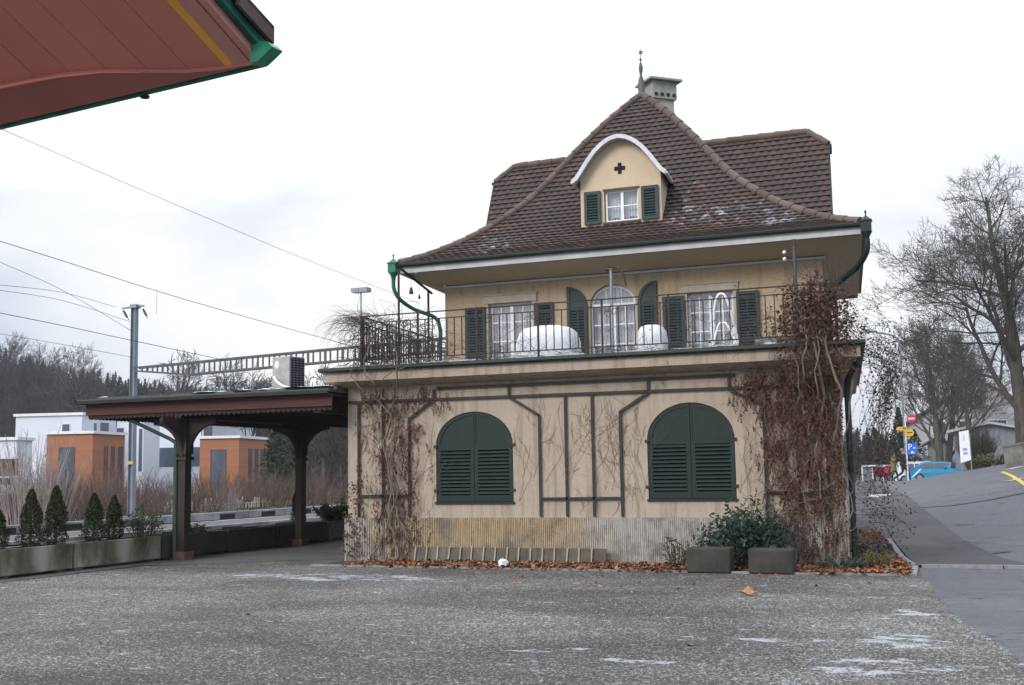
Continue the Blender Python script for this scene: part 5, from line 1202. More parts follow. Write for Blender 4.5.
mb = MB(); q = RP(1.05, -.02, -.075); mb.lathe(q, [(.0, 0.035), (.03, .04), (.035, .055), (0, .065)], 10); mb.build('gutter_outlet', 'dkgreen', nr)
mb = MB(); q = RP(0, 0, 0); mb.prism([q-ed*.01+Vector((0, 0, -.03)), q+ed*.05+Vector((0, 0, -.035)), q+ed*.13+Vector((0, 0, .01)), q+ed*.17+Vector((0, 0, .035)), q+ed*.13+Vector((0, 0, .075)), q+ed*.05+Vector((0, 0, .10)), q+Vector((0, 0, .10))], nn_*.10); mb.build('gutter_end', mat('bright_green_gutter_end', (.03, .30, .17), (.02, .22, .12), 5, .4), nr)
mb = MB(); mb.prism([RP(-.045, -.04, .13), RP(9, -.04, .13), RP(9, 7, .13), RP(-.045, 7, .13)], (0, 0, .03)); mb.build('roof_cover', 'flash', nr)
k = 0; b = .0
while b < 4:
    mb = MB(); mb.prism([RP(-.10, b, .165+.02), RP(.2, b, .165+.02), RP(.2, b+.33, .16), RP(-.10, b+.33, .16)], (0, 0, .028)); mb.prism([RP(-.10, b, .10), RP(-.075, b, .10), RP(-.075, b+.33, .08), RP(-.10, b+.33, .08)], (0, 0, .10)); mb.build('verge_tile', 'ridge', nr); b += .31
mb = MB(); mb.prism([RP(-.055, .02, .03), RP(-.01, .02, .03), RP(-.01, 1.6, .03), RP(-.055, 1.6, .03)], (0, 0, .07)); mb.build('verge_flashing', 'copper', nr)
for y in (0.5,):
    mb = MB(); q = RP(5.2, 2.6); mb.tube([(q.x, q.y, 0), (q.x, q.y, q.z)], .09, 8); mb.build('support_post', 'col_red', nr)

# ------------------------------------------------------------------ railway: mast, portal beam, wires, platform lamp
MY, MX = 31.5, -26.1
ms = thing('catenary_mast', (MX, MY, 0), 'tall grey steel overhead-line mast rising behind the canopy', 'mast')
mb = MB(); b0 = Vector((MX, MY, 0)); t0 = Vector((MX-.02, MY, 7.35))
for s_ in (-1, 1): mb.bar(b0+Vector((s_*.09, 0, 0)), t0+Vector((s_*.08, 0, 0)), .018, .18, upv=(0, 1, 0))
mb.bar(b0, t0, .17, .015, upv=(0, 1, 0)); mb.build('post', mat('blue_grey_steel', (.23, .27, .31), (.18, .21, .25), 2, .55), ms)
mb = MB(); mb.box((MX-.45, MY-.4, -.1), (MX+.45, MY+.4, .35)); mb.build('footing', 'concrete', ms)
mb = MB(); mb.box((MX-.13, MY-.13, 7.30), (MX+.13, MY+.13, 7.42)); mb.bar((MX-.55, MY, 7.33), (MX+.35, MY, 7.36), .07, .05); mb.build('cross_arm', 'grey_metal', ms)
for x, dx in ((MX-.5, .18), (MX+.32, .16)):
    mb = MB(); q = [Vector((x+dx*k/8, MY, 7.26-.26*k/8)) for k in range(9)]; mb.tube(q, [.012, .045, .02, .05, .02, .05, .02, .045, .012], 8); mb.tube([q[-1], q[-1]+Vector((dx*.3, 0, -.08))], .01, 6); mb.build('insulator', 'iron', ms)
mb = MB(); mb.box((MX-.115, MY-.105, 2.06), (MX+.115, MY-.094, 2.16)); mb.build('yellow_band', 'yellow_line', ms)
pb = thing('portal_beam', (MX, MY, 5.2), 'long riveted lattice portal beam spanning from the mast to behind the terrace', 'gantry')
mb = MB(); bx0, bx1 = MX+.1, -8.6
zt = lambda x: 5.27+(x-bx0)*.030; 
def zb(x): k = min(1, (x-bx0)/2.2); return zt(x)-.10-.29*k
for yy in (MY-.14, MY+.14):
    pts = [bx0, bx0+2.2, bx1]
    for a, b in zip(pts[:-1], pts[1:]): mb.bar((a, yy, zt(a)), (b, yy, zt(b)), .05, .055, upv=(0, 1, 0)); mb.bar((a, yy, zb(a)), (b, yy, zb(b)), .05, .05, upv=(0, 1, 0))
M['beam'] = mat('dark_riveted_steel', (.10, .115, .12), (.07, .08, .085), 4, .6); mb.build('chord', 'beam', pb)
mb = MB(); x = bx0+.35; k = 0
while x < bx1:
    for yy in (MY-.14, MY+.14): mb.bar((x, yy, zb(x)), (x, yy, zt(x)), .045, .035, upv=(0, 1, 0))
    x += .20 if k % 2 == 0 else .42; k += 1
mb.build('battens', 'beam', pb)
m2 = thing('catenary_mast', (-8.6, MY, 0), 'far overhead-line mast hidden behind the house', 'mast')
mb = MB(); mb.bar((-8.55, MY, 0), (-8.55, MY, 5.9), .18, .18, upv=(0, 1, 0)); mb.build('post', 'grey_metal', m2)
def wire(pxs, X, r, label, ext=(0, 0)):
    pts = [onX(px, py, X) for px, py in pxs]
    a = pts[0]-(pts[1]-pts[0])*ext[0]; b = pts[-1]+(pts[-1]-pts[-2])*ext[1]
    pts = smooth([a]+pts+[b], 8); mb = MB(); mb.tube(pts, r, 4)
    single(mb, 'overhead_wire', 'iron', tuple(pts[0]), label, 'wire', 'overhead railway wires')
wire([(-10, 124), (100, 172), (200, 215), (300, 257), (390, 292)], -17.5, .006, 'uppermost overhead wire sloping down from the neighbour roof towards the house', (.3, .4))
wire([(-10, 238), (60, 260), (157, 291), (250, 318), (330, 340)], -17.5, .0075, 'thick middle overhead wire passing just behind the top of the mast', (.3, .3))
wire([(-10, 258), (60, 289), (130, 330)], -20.8, .006, 'thin steep overhead wire descending to the mast from the left', (.2, 0))
wire([(-10, 284), (60, 292), (112, 306)], -22.5, .006, 'upper of the close pair of thin wires reaching the cross arm', (.2, 0))
wire([(-10, 289), (60, 300), (128, 321)], -22.5, .006, 'lower of the close pair of thin wires reaching the mast', (.2, 0))
wire([(-10, 311), (60, 325), (130, 340), (210, 357)], -19.5, .008, 'overhead wire running low behind the mast to the portal beam', (.3, .2))
wire([(-10, 332), (60, 344), (131, 357)], -24.5, .006, 'lowest overhead wire just above the wooded hill', (.3, 0))
mb = MB(); a = onX(157, 291, -17.5); mb.tube([a, a+Vector((0, 0, -.55))], .005, 4); single(mb, 'wire_dropper', 'iron', tuple(a), 'short vertical dropper hanging from the middle overhead wire', 'wire dropper')
pl_ = thing('platform_lamp', (-18.5, 34, 0), 'twin box platform lamp on a thin pole left of the terrace railing', 'lamp')
q = onX(361, 290, -18.5); pl_.location = (-18.5, q.y, 0); pl_.matrix_basis = Matrix.Translation(pl_.location)
mb = MB(); mb.tube([(0, 0, 0), (0, 0, q.z-.05)], .025, 6); mb.build('pole', 'grey_metal', pl_, world=False)
mb = MB(); mb.box((-.30, -.15, q.z-.07), (-.01, .15, q.z+.06)); mb.box((.01, -.15, q.z-.07), (.30, .15, q.z+.06)); mb.build('lamp_head', 'grey_metal', pl_, world=False)
mb = MB(); mb.box((-.29, -.14, q.z-.085), (.29, .14, q.z-.071)); mb.build('diffuser', 'cover', pl_, world=False)
# white slatted fence on the far bank
mb = MB(); a = onX(165, 512, -29.6); b = onX(270, 508, -29.6); y = a.y; fe = thing('picket_fence', (-28.2, (a.y+b.y)/2, .3), 'low broken pale slatted fence half hidden among the reddish bushes', 'fence')
while y < b.y:
    mb.box((-29.64, y, .25), (-29.6, y+.05, .25+U(.15, .5)), rot=(U(-.3, .3), 0, 0)); y += U(.10, .35)
mb.build('slats', 'stone', fe)
mb = MB(); mb.box((-29.6, a.y, .45), (-29.57, b.y, .48)); mb.build('fence_rail', 'stone', fe)

# ------------------------------------------------------------------ reddish bushes beyond the tracks
def bush_proto(name, n, h, r, m, label, cat, group):
    t = thing(name, (0, 0, 0), label, cat, group); mb = MB(); g_ = MB()
    for i in range(n):
        a = U(0, 6.28); q = math.sqrt(rnd()); bx, by = q*r*.45*math.cos(a), q*r*.45*math.sin(a); top = Vector((q*r*math.cos(a)*U(.7, 1.2), q*r*math.sin(a)*U(.7, 1.2), h*U(.55, 1)))
        b = Vector((bx, by, 0)); md = b.lerp(top, .5)+Vector((U(-.1, .1), U(-.1, .1), .1)); pts = smooth([b, md, top], 2); (mb if i % 9 else g_).tube(pts, [.014, .012, .009, .007, .004][:len(pts)], 3, False, False)
        for k in range(4):
            s_ = b.lerp(top, U(.35, .95)); d = Vector((U(-.5, .5), U(-.5, .5), U(.3, 1))).normalized()*U(.2, .55); mb.tube([s_, s_+d*.5+Vector((0, 0, .02)), s_+d], [.006, .005, .003], 3, False, False)
    g_.build('stem', m, t); mb.build('twigs', m, t); return t
def scatter(protos, spots, labels):
    for i, (x, y, z, s_, rz_) in enumerate(spots):
        p = protos[i % len(protos)]; c = copy_tree(p); c.location = (x, y, z); c.rotation_euler = (0, 0, rz_); c.scale = (s_, s_, s_*U(.9, 1.1)); c['label'] = labels[i]
    for p in protos:
        for k in [k for k in bpy.data.objects if k.parent == p]: bpy.data.objects.remove(k)
        bpy.data.objects.remove(p)
bp = [bush_proto('willow_bush', 65, 1.75, 1.7, 'redtwig', 'x', 'bush', 'leafless reddish bushes beyond the tracks') for _ in range(3)]
sp = []; lb = []
names = ['below the white balcony house', 'left of the first orange block', 'before the left half of the first orange block', 'before the right half of the first orange block', 'before the white stair tower', 'between the mast and the front column',
         'just left of the front canopy column', 'just right of the front canopy column', 'before the left half of the second orange block', 'before the right half of the second orange block', 'at the right end of the second orange block', 'before the dark green trees under the canopy', 'left of the rear canopy column', 'right of the rear canopy column', 'beside the house corner']
for row, (X, dz) in enumerate(((-30.0, 0), (-32.5, .2))):
    for k in range(15):
        px = 8+k*24+(12 if row else 0)+U(-4, 4); q = onX(px, 500, X+U(-.6, .6)); sp.append((q.x, q.y, dz-.1, U(.85, 1.12)*(.85 if row == 0 else 1.05), U(0, 6))); lb.append(('front-row' if row == 0 else 'taller back-row')+' leafless reddish bush '+names[k])
scatter(bp, sp, lb)
bp = [bush_proto('pale_bush', 85, 3.0, 1.5, 'paletwig', 'x', 'bush', 'pale leafless bushes at the left')]
scatter(bp, [(onX(28, 500, -28.4).x, onX(28, 500, -28.4).y, 0, 1.0, 0), (onX(50, 500, -28.8).x, onX(50, 500, -28.8).y, 0, .85, 2), (onX(230, 500, -28.9).x, onX(228, 500, -28.9).y, 0, .45, 3)],
        ['pale grey leafless bush at the far left before the white balcony house', 'pale grey leafless bush left of the orange block', 'small pale leafless bush behind the white slatted fence'])

# ------------------------------------------------------------------ modern apartments
AD = 95.
def apx(px, py, d=AD): return dep(px, py, d)
azm = YAW+math.atan((512-90)/FPX)         # horizontal bearing of the blocks, left of +Y
def block(name, px0, pxc, px1, pyt, d, side, m, label, cat='building', zbot=0., group=None, roof='white_paint', wins=(), depth_=10, lean=-.5):
    """front face from px0 to pxc square to the sight line, right face receding to px1"""
    c = dep(pxc, pyt, d); l = dep(px0, pyt, d); ztop = c.z
    yaw = azm+lean; ex = Vector((math.cos(yaw), math.sin(yaw), 0)); ey = Vector((-math.sin(yaw), math.cos(yaw), 0))
    def cross_(px, dx, dy):      # length along (dx, dy) from the corner to the sight line px
        r = ray(px, pyt); det = r.x*(-dy)+r.y*dx; tt = (c.x*(-dy)+c.y*dx)/det; return (r.x*tt-c.x)*dx+(r.y*tt-c.y)*dy
    Wd = max(2., min(40, cross_(px0, -ex.x, -ex.y))); L = max(2., min(40, cross_(px1, ey.x, ey.y)))
    t = thing(name, (c.x, c.y, zbot), label, cat, group, rz=yaw); H_ = ztop-zbot
    holes = [w_ for w_ in wins]
    mb = MB(); mb.box((-Wd, 0, 0), (0, L, H_)); body = mb.build('wall', m, t, world=False)
    mb = MB(); mb.box((-Wd-.15, -.15, H_), (.15, L+.15, H_+.22)); mb.build('roof', roof, t, world=False)
    for (face, a0, a1, z0, z1) in wins:       # fractions of the face, heights below the top in metres
        f = MB(); g = MB()
        if face == 'f': x0, x1 = -Wd+Wd*a0, -Wd+Wd*a1; f.ring([Vector(q) for q in ((x0-.08, -.03, H_-z1-.08), (x1+.08, -.03, H_-z1-.08), (x1+.08, -.03, H_-z0+.08), (x0-.08, -.03, H_-z0+.08))], [Vector(q) for q in ((x0, -.03, H_-z1), (x1, -.03, H_-z1), (x1, -.03, H_-z0), (x0, -.03, H_-z0))], (0, .06, 0)); g.box((x0, -.012, H_-z1), (x1, .02, H_-z0))
        else: y0, y1 = L*a0, L*a1; f.ring([Vector(q) for q in ((.03, y0-.08, H_-z1-.08), (.03, y1+.08, H_-z1-.08), (.03, y1+.08, H_-z0+.08), (.03, y0-.08, H_-z0+.08))], [Vector(q) for q in ((.03, y0, H_-z1), (.03, y1, H_-z1), (.03, y1, H_-z0), (.03, y0, H_-z0))], (-.06, 0, 0)); g.box((-.02, y0, H_-z1), (.012, y1, H_-z0))
        fo = f.build('window', 'brownpanel' if m == 'orange' else 'white_wall', t, world=False); g.build('pane', 'dkglass', fo, world=False)
    return t
gA = 'white and orange apartment blocks across the tracks'
block('apartment_block', 47, 93, 125, 433.5, 90, 1, 'orange', 'left orange timber-clad block in front of the white apartment house', group=gA, wins=[('f', .29, .60, 1.1, 5.0), ('s', .36, .44, 1.0, 4.6), ('s', .58, .66, 1.0, 4.6), ('s', .80, .92, 1.0, 4.6)])
block('apartment_block', 200, 239, 267, 438, 96, 1, 'orange', 'right orange timber-clad block seen between the canopy columns', group=gA, wins=[('f', .30, .66, 1.0, 4.2), ('s', .34, .44, .9, 4.2), ('s', .56, .66, .9, 4.2), ('s', .78, .9, .9, 4.2)])
block('apartment_house', 16, 82, 116, 415, 98, 1, 'white_wall', 'left white flat-roofed apartment house with small dark windows', group=gA, wins=[('f', .71, .82, .75, 1.75), ('s', .34, .42, .6, 1.5), ('s', .52, .78, .5, 1.5)])
block('apartment_house', 117, 143, 160, 419.5, 101, 1, 'white_wall', 'narrow white apartment wing with a tall glass stair window behind the mast', group=gA, wins=[('f', .0, .28, .7, 1.9), ('f', .86, 1.0, .8, 4.5)])
block('apartment_house', 155, 203, 256, 421, 108, 1, 'white_wall', 'right white flat-roofed apartment house with a long balcony window', group=gA, wins=[('f', .0, .95, 2.4, 4.2), ('f', .97, 1.0, .5, 1.5), ('s', .0, .16, .3, 1.7)])
t = block('balcony_house', -40, 17, 24, 440, 84, 1, 'white_wall', 'white house with brown balcony fronts at the far left edge', group=gA, wins=[('f', .5, .95, 2.7, 3.2)])
for z in (1.35, 3.9):
    H_ = dep(17, 440, 84).z; mb = MB(); mb.box((-9, -.9, H_-z-1.2), (.2, -.82, H_-z)); mb.box((.12, -.82, H_-z-1.2), (.2, .0, H_-z)); mb.build('balcony_front', 'brownpanel', t, world=False)
    mb = MB(); mb.box((-9, -.82, H_-z-1.35), (.2, -.002, H_-z-1.21)); mb.build('balcony_slab', 'white_wall', t, world=False)

# ------------------------------------------------------------------ wooded hill
def hill_z(a, r):      # a = bearing (deg left of +Y), r distance
    crest = float(np.interp(a, [-40, -12, -4, 4, 10, 18, 24, 28, 33, 38, 42, 46, 60, 90], [1, 1, 1, 1, 1.5, 3.5, 7, 10, 12, 14, 16.5, 21, 24, 24]))
    return crest*ss((r-150)/110.)*(1-.25*ss((r-300)/300))
mb = MB(); As = lin(-45, 95, 56); Rs = [138, 150, 165, 180, 200, 220, 245, 270, 310, 360, 450, 600]
for r in Rs:
    for a in As: mb.v.append((-r*math.sin(math.radians(a)), r*math.cos(math.radians(a)), hill_z(a, r)-.3+ (0 if r > 140 else -1)))
na = len(As); mb.f = [(j*na+i, j*na+i+1, (j+1)*na+i+1, (j+1)*na+i) for j in range(len(Rs)-1) for i in range(na-1)]; mb.sm = [True]*len(mb.f)
tag(mb.build('hill', mat('leaf_strewn_slope', (.03, .025, .020), (.018, .018, .014), .05, 1)), kind='structure')
M['far_conifer'] = mat('far_conifer_foliage', (.007, .013, .011), (.013, .020, .016), .05, .95, island=.45); M['far_wood'] = mat('far_leafless_wood', (.032, .027, .024), (.020, .018, .017), .05, .95, island=.4); M['far_bare'] = mat('far_bare_crowns', (.075, .065, .060), (.05, .044, .042), .05, .95, island=.4)
fc = MB(); fb = MB()
def far_tree(x, y, z, h, kind):
    if kind == 0:
        for k in range(16):
            q = k/16; r = h*.2*(1-q)+.15
            for j in range(5):
                a = U(0, 6.28); p = Vector((x+r*math.cos(a), y+r*math.sin(a), z+h*(.12+.86*q)-r*.35)); c = Vector((x, y, z+h*(.12+.86*q)+.5)); s_ = Vector((-math.sin(a), math.cos(a), 0))*r*.5; fc.add([c, p-s_, p+s_], [(0, 1, 2)])
        fc.add([(x, y, z+h), (x-.3, y, z+h*.85), (x+.3, y, z+h*.85)], [(0, 1, 2)])
    else:
        fb.tube([(x, y, z), (x+U(-.3, .3), y, z+h*.5), (x+U(-.6, .6), y, z+h*.8)], [.22, .16, .06], 3, False, False)
        for k in range(60):
            a = U(0, 6.28); q = U(.3, 1); r = h*.30*math.sin(q*2.7)*U(.3, 1); p = Vector((x+r*math.cos(a), y+r*math.sin(a), z+h*q)); b = Vector((x, y, z+h*(q*.75))); d = (p-b); s_ = d.cross(Vector((0, 1, .3))).normalized()*U(.05, .12)
            fb.add([b-s_, b+s_, p], [(0, 1, 2)])
            m_ = b.lerp(p, .6); p2 = m_+Vector((U(-1, 1), U(-1, 1), U(.2, 1.2)))*h*.09; fb.add([m_-s_*.6, m_+s_*.6, p2], [(0, 1, 2)])
for i in range(2600):
    a = U(-14, 48) if rnd() < .3 else U(10, 48); r = 145+(U(0, 1)**.9)*150; h = U(6.5, 9.5); cl = math.sin(a*.9+r*.04)+math.sin(a*.37-r*.07+2)
    far_tree(-r*math.sin(math.radians(a)), r*math.cos(math.radians(a)), hill_z(a, r)-.5, h*(1 if r > 165 else .8), 0 if (cl > .45 or (r > 250 and rnd() < .75)) else 1)
tag(fc.build('forest_evergreens', 'far_conifer'), 'dark evergreen forest covering the hillside behind the white apartments', 'forest', kind='stuff')
tag(fb.build('forest_bare_trees', 'far_wood'), 'grey-brown leafless woodland covering the lower hillside', 'woodland', kind='stuff')

# ------------------------------------------------------------------ leafless trees
def tree(name, loc, h, tr, label, seed, spread=.75, levels=5, nb=(7, 6, 6, 5, 4), first=.22, cat='tree', group=None, bark='bark', crown='twigbark', up_=.25, thin=1., fork=False, minr=.004, leanx=0.):
    st = random.getstate(); random.seed(seed)
    t = thing(name, loc, label, cat, group); base = Vector(loc); T_ = MB(); K = MB()
    def grow(p, d, L_, r, lvl):
        n = max(3, 7-lvl); pts = [p.copy()]; rs = [r]; kids = []; wob = .10+.05*lvl; endr = r*.42 if lvl else r*.35
        for i in range(n):
            d = (d+Vector((U(-wob, wob), U(-wob, wob), U(-wob, wob)+up_*.16*(lvl > 0)))).normalized(); p = p+d*(L_/n); pts.append(p.copy()); rs.append(r+(endr-r)*(i+1)/n)
        (T_ if lvl == 0 or (fork and lvl == 1) else K).tube(pts, [max(q, minr) for q in rs], 9 if lvl == 0 else (6 if lvl == 1 else (4 if lvl == 2 else 3)), False, lvl < 3)
        if lvl >= levels: return
        c = nb[min(lvl, len(nb)-1)]
        for k in range(c):
            f = first+(1-first)*(k+U(.2, .8))/c if lvl == 0 else .22+.78*(k+U(.1, .9))/c
            i = min(int(f*n), n-1); q = pts[i].lerp(pts[i+1], f*n-i); rr = rs[i]*(.52 if lvl else .46)
            dd = (pts[i+1]-pts[i]).normalized(); az = k*2.4+U(-.5, .5); o_ = dd.orthogonal().normalized(); o_ = Matrix.Rotation(az, 3, dd) @ o_
            ang = U(.5, .95)*spread*(1.15 if lvl == 0 else 1); nd = (dd*math.cos(ang)+o_*math.sin(ang)).normalized()
            if nd.z < -.15: nd.z *= .3
            ll = L_*(U(.55, .72) if lvl else U(.50, .68)*(1.15-.55*f)) ; grow(q, nd, ll*(1-.25*f if lvl else 1), max(rr*(.85 if lvl else 1)*thin, minr), lvl+1)
        if lvl == 0: grow(pts[-1], d, L_*.35, rs[-1], 1)
    grow(base, Vector((leanx, 0, 1)).normalized(), h*.78, tr, 0)
    T_.build('trunk', bark, t); K.build('crown', crown, t); random.setstate(st); return t
q = dep(1013, 463, 56)
def at_ground(px, D):
    r_ = ray(px, 465); p = EYE+r_*D; return (p.x, p.y, HZ(p.x, p.y)-.05)
tree('plane_tree', at_ground(1026, 55), 12.6, .42, 'largest bare tree with spreading crown at the right edge', 11, spread=1.05, levels=5, nb=(12, 7, 6, 5, 5), first=.14, minr=.008, crown='twigbark', leanx=.0)
tree('street_tree', at_ground(941, 101), 12.4, .40, 'slender bare tree behind the blue car', 5, spread=.72, levels=5, nb=(9, 6, 6, 5, 4), first=.12, minr=.014, leanx=-.1)
tree('street_tree', at_ground(948, 104), 11.5, .36, 'second bare trunk leaning right behind the blue car', 8, spread=.65, levels=5, nb=(7, 5, 5, 4, 4), first=.2, minr=.014, leanx=.08)
tree('street_tree', at_ground(973, 84), 8.6, .27, 'bare tree standing before the pale house at the right', 21, spread=.85, levels=5, nb=(7, 5, 5, 4, 3), first=.2, minr=.011)
q = dep(85, 470, 190); tree('tall_bare_tree', (q.x, q.y, 4), 16.5, .4, 'tall rounded bare tree rising above the hill left of the mast', 31, spread=.7, levels=4, nb=(9, 7, 6, 4), first=.35, minr=.022, bark='far_bare', crown='far_bare')
q = dep(42, 470, 200); tree('tall_bare_tree', (q.x, q.y, 7), 15.5, .35, 'bare tree on the hill crest at the far left', 32, spread=.75, levels=4, nb=(9, 7, 6, 4), first=.35, minr=.022, bark='far_bare', crown='far_bare')
q = dep(2, 470, 200); tree('tall_bare_tree', (q.x, q.y, 9), 15, .35, 'bare tree cut by the left edge of the picture above the hill', 37, spread=.7, levels=4, nb=(9, 7, 5, 4), first=.3, minr=.022, bark='far_bare', crown='far_bare')
for px, D, hgt, sd_, lb in ((180, 120, 12.3, 33, 'bare tree just right of the mast above the canopy roof'), (222, 125, 12.3, 34, 'bare tree seen through the portal beam left of the air conditioner'), (246, 110, 9.5, 35, 'small bare tree directly left of the air conditioner'), (322, 110, 10.3, 36, 'bare tree above the canopy between the air conditioner and the terrace')):
    q = dep(px, 476, D); tree('bare_tree', (q.x, q.y, 0), hgt, .24, lb, sd_, spread=.85, levels=4, nb=(8, 6, 6, 4), first=.4, minr=.022, bark='far_bare', crown='far_bare')
q = dep(325, 490, 62); tree('bare_tree', (q.x, q.y, 0), 4.9, .14, 'bare multi-branched tree seen right of the rear canopy column', 41, spread=.8, levels=4, nb=(8, 6, 5, 4), first=.1, minr=.014, crown='twigbark')
q = dep(343, 490, 58); tree('bare_tree', (q.x, q.y, 0), 4.6, .12, 'thin bare tree seen beside the house corner under the canopy', 42, spread=.7, levels=4, nb=(8, 6, 5, 4), first=.1, minr=.014, crown='twigbark')
def spruce(loc, h, r, label, m='box', n=2600, group=None):
    t = thing('spruce_tree', loc, label, 'conifer', group); x0, y0, z0 = loc; T_ = MB(); L_ = MB(); T_.tube([(x0, y0, z0), (x0, y0, z0+h)], [h*.02, .02], 7)
    for i in range(n):
        q = rnd()**1.25; rr = r*(1-q)**.85*U(.35, 1)*(1+.2*math.sin(q*40)); a = U(0, 6.28); L_.leaf((x0+rr*math.cos(a), y0+rr*math.sin(a), z0+h*(.06+.94*q)-rr*.25), h*U(.035, .07), (math.cos(a)*.3, math.sin(a)*.3, 1), .4)
    T_.build('trunk', 'bark', t); L_.build('crown', m, t)
p = at_ground(901, 106); spruce(p, 7.0, 1.9, 'dark spruce behind the yellow signposts'); p = at_ground(916, 108); spruce(p, 5.0, 2.4, 'broad dark evergreen behind the parking sign')
p = at_ground(876, 95); spruce(p, 4.6, 2.3, 'dark evergreen at the end of the road behind the hanging creeper'); p = at_ground(892, 98); spruce(p, 3.8, 2.4, 'dark bushy conifer left of the signposts behind the walkers')
q = dep(276, 480, 82); spruce((q.x, q.y, 0), 6.2, 1.9, 'dark green tree right of the second orange block'); q = dep(291, 480, 84); spruce((q.x, q.y, 0), 5.0, 1.7, 'lower dark green tree between the orange block and the rear column')

# ------------------------------------------------------------------ right background: house, shed, wall, signs, vehicles, walkers
def gabled(name, px0, px1, D, eave, ridge, dpt, m, roofm, label, wins, cat='house', yaw=0.):
    a = EYE+ray(px0, 464)*D; b = EYE+ray(px1, 464)*D; wd = (b-a).length; z0 = 1.2; t = thing(name, ((a.x+b.x)/2, (a.y+b.y)/2, z0), label, cat, rz=YAW-math.atan(((px0+px1)/2-512)/FPX)+yaw); e_ = eave-z0; r_ = ridge-z0
    mb = MB(); h = wd/2; mb.add([(-h, 0, 0), (h, 0, 0), (h, 0, e_), (0, 0, r_), (-h, 0, e_), (-h, dpt, 0), (h, dpt, 0), (h, dpt, e_), (0, dpt, r_), (-h, dpt, e_)], [(0, 1, 2, 3, 4), (9, 8, 7, 6, 5), (1, 6, 7, 2), (5, 0, 4, 9)]); mb.build('wall', m, t, world=False)
    mb = MB(); sl_ = (r_-e_)/h
    for s_ in (-1, 1): mb.prism([(s_*(h+.5), -.5, e_-.5*sl_+.02), (0, -.5, r_+.02), (0, -.5, r_+.2), (s_*(h+.5), -.5, e_-.5*sl_+.2)], (0, dpt+1, 0))
    mb.build('roof', roofm, t, world=False)
    for x0, x1, za, zb_ in wins:
        f = MB(); f.ring([Vector(q) for q in ((x0-.08, -.05, za-.08), (x1+.08, -.05, za-.08), (x1+.08, -.05, zb_+.08), (x0-.08, -.05, zb_+.08))], [Vector(q) for q in ((x0, -.05, za), (x1, -.05, za), (x1, -.05, zb_), (x0, -.05, zb_))], (0, .06, 0)); fo = f.build('window', 'white_wall', t, world=False)
        g = MB(); g.box((x0, -.012, za), (x1, .02, zb_)); g.build('pane', 'dkglass', fo, world=False)
    return t
M['old_white'] = mat('aged_white_render', (.40, .40, .41), (.33, .33, .34), .6, .9); M['grey_roof'] = mat('grey_brown_roof', (.16, .14, .13), (.11, .10, .095), .5, .9)
gabled('village_house', 912, 1052, 112, 5.7, 9.8, 9, 'old_white', 'grey_roof', 'pale gabled house half hidden by bare trees at the right', [(-1.8, -.7, 3.5, 4.6), (.8, 2.4, 3.5, 4.6), (-4.3, -3.1, 3.5, 4.6)])
sh = gabled('garage_shed', 958, 1026, 84, 4.0, 4.5, 5, mat('grey_blue_boards', (.20, .22, .25), (.16, .18, .20), .5, .8, stretch=(3, 3, .3)), 'old_white', 'grey shed with low pale roof in front of the gabled house', [])
gabled('pale_shed', 929, 948, 107, 3.6, 4.1, 4, mat('pale_green_boards', (.30, .33, .29), (.24, .27, .24), .5, .8), 'grey_roof', 'narrow pale greenish shed left of the bare tree trunks', [], cat='shed')
mb = MB(); a = Vector(at_ground(1007, 51)); b = Vector(at_ground(1050, 49)); d = (b-a).normalized(); mb.bar(a+Vector((0, 0, .45)), b+Vector((0, 0, .45)), .3, 1.0); mb.bar(a+Vector((0, 0, .98)), b+Vector((0, 0, .98)), .36, .09); single(mb, 'garden_wall', 'concrete', tuple(a), 'low grey concrete wall in front of the largest tree', 'wall')
q = at_ground(990, 60); mb = MB(); mb.v = []
t = leafy('hedge_bank', (q[0], q[1]-.2, q[2]), 'low olive green bank of plants between the signboard and the grey wall', 'hedge', 900, 1.3, .5, .75, .16, leafmat('olive_leaves', [(.07, .07, .02), (.11, .10, .035), (.05, .05, .02)]), stalks=40)
bb = bush_proto('bare_bush', 420, 2.3, 1.2, 'twigbark', 'round leafless brown bush right of the white signboard', 'bush', None); bb.location = at_ground(978, 63)
bb = bush_proto('bare_bush', 260, 1.3, 1.6, 'twigbark', 'low leafless brown hedge along the road behind the blue car', 'bush', None); bb.location = at_ground(957, 88)
# white signboard
q = Vector(at_ground(966, 57)); t = thing('sign_board', tuple(q), 'tall white signboard on grey posts beside the road before the shed', 'sign', rz=YAW-.39-.45)
mb = MB(); mb.prism([(-.27, 0, .45), (.27, 0, .30+.3), (.22, 0, 2.05), (-.27, 0, 1.98)], (0, .05, 0)); mb.build('panel', 'white_paint', t, world=False)
mb = MB(); mb.box((-.12, -.012, 1.05), (.10, -.004, 1.18)); mb.box((-.1, -.012, .86), (.12, -.004, .98)); mb.box((-.04, -.012, 1.55), (.0, -.004, 1.8)); mb.build('faded_mark', mat('pale_blue_print', (.25, .38, .60), None, 3, .6), t, world=False)
for x in (-.22, .24): mb = MB(); mb.tube([(x, .08, 0), (x, .08, 1.9)], .03, 6); mb.build('post', 'grey_metal', t, world=False)
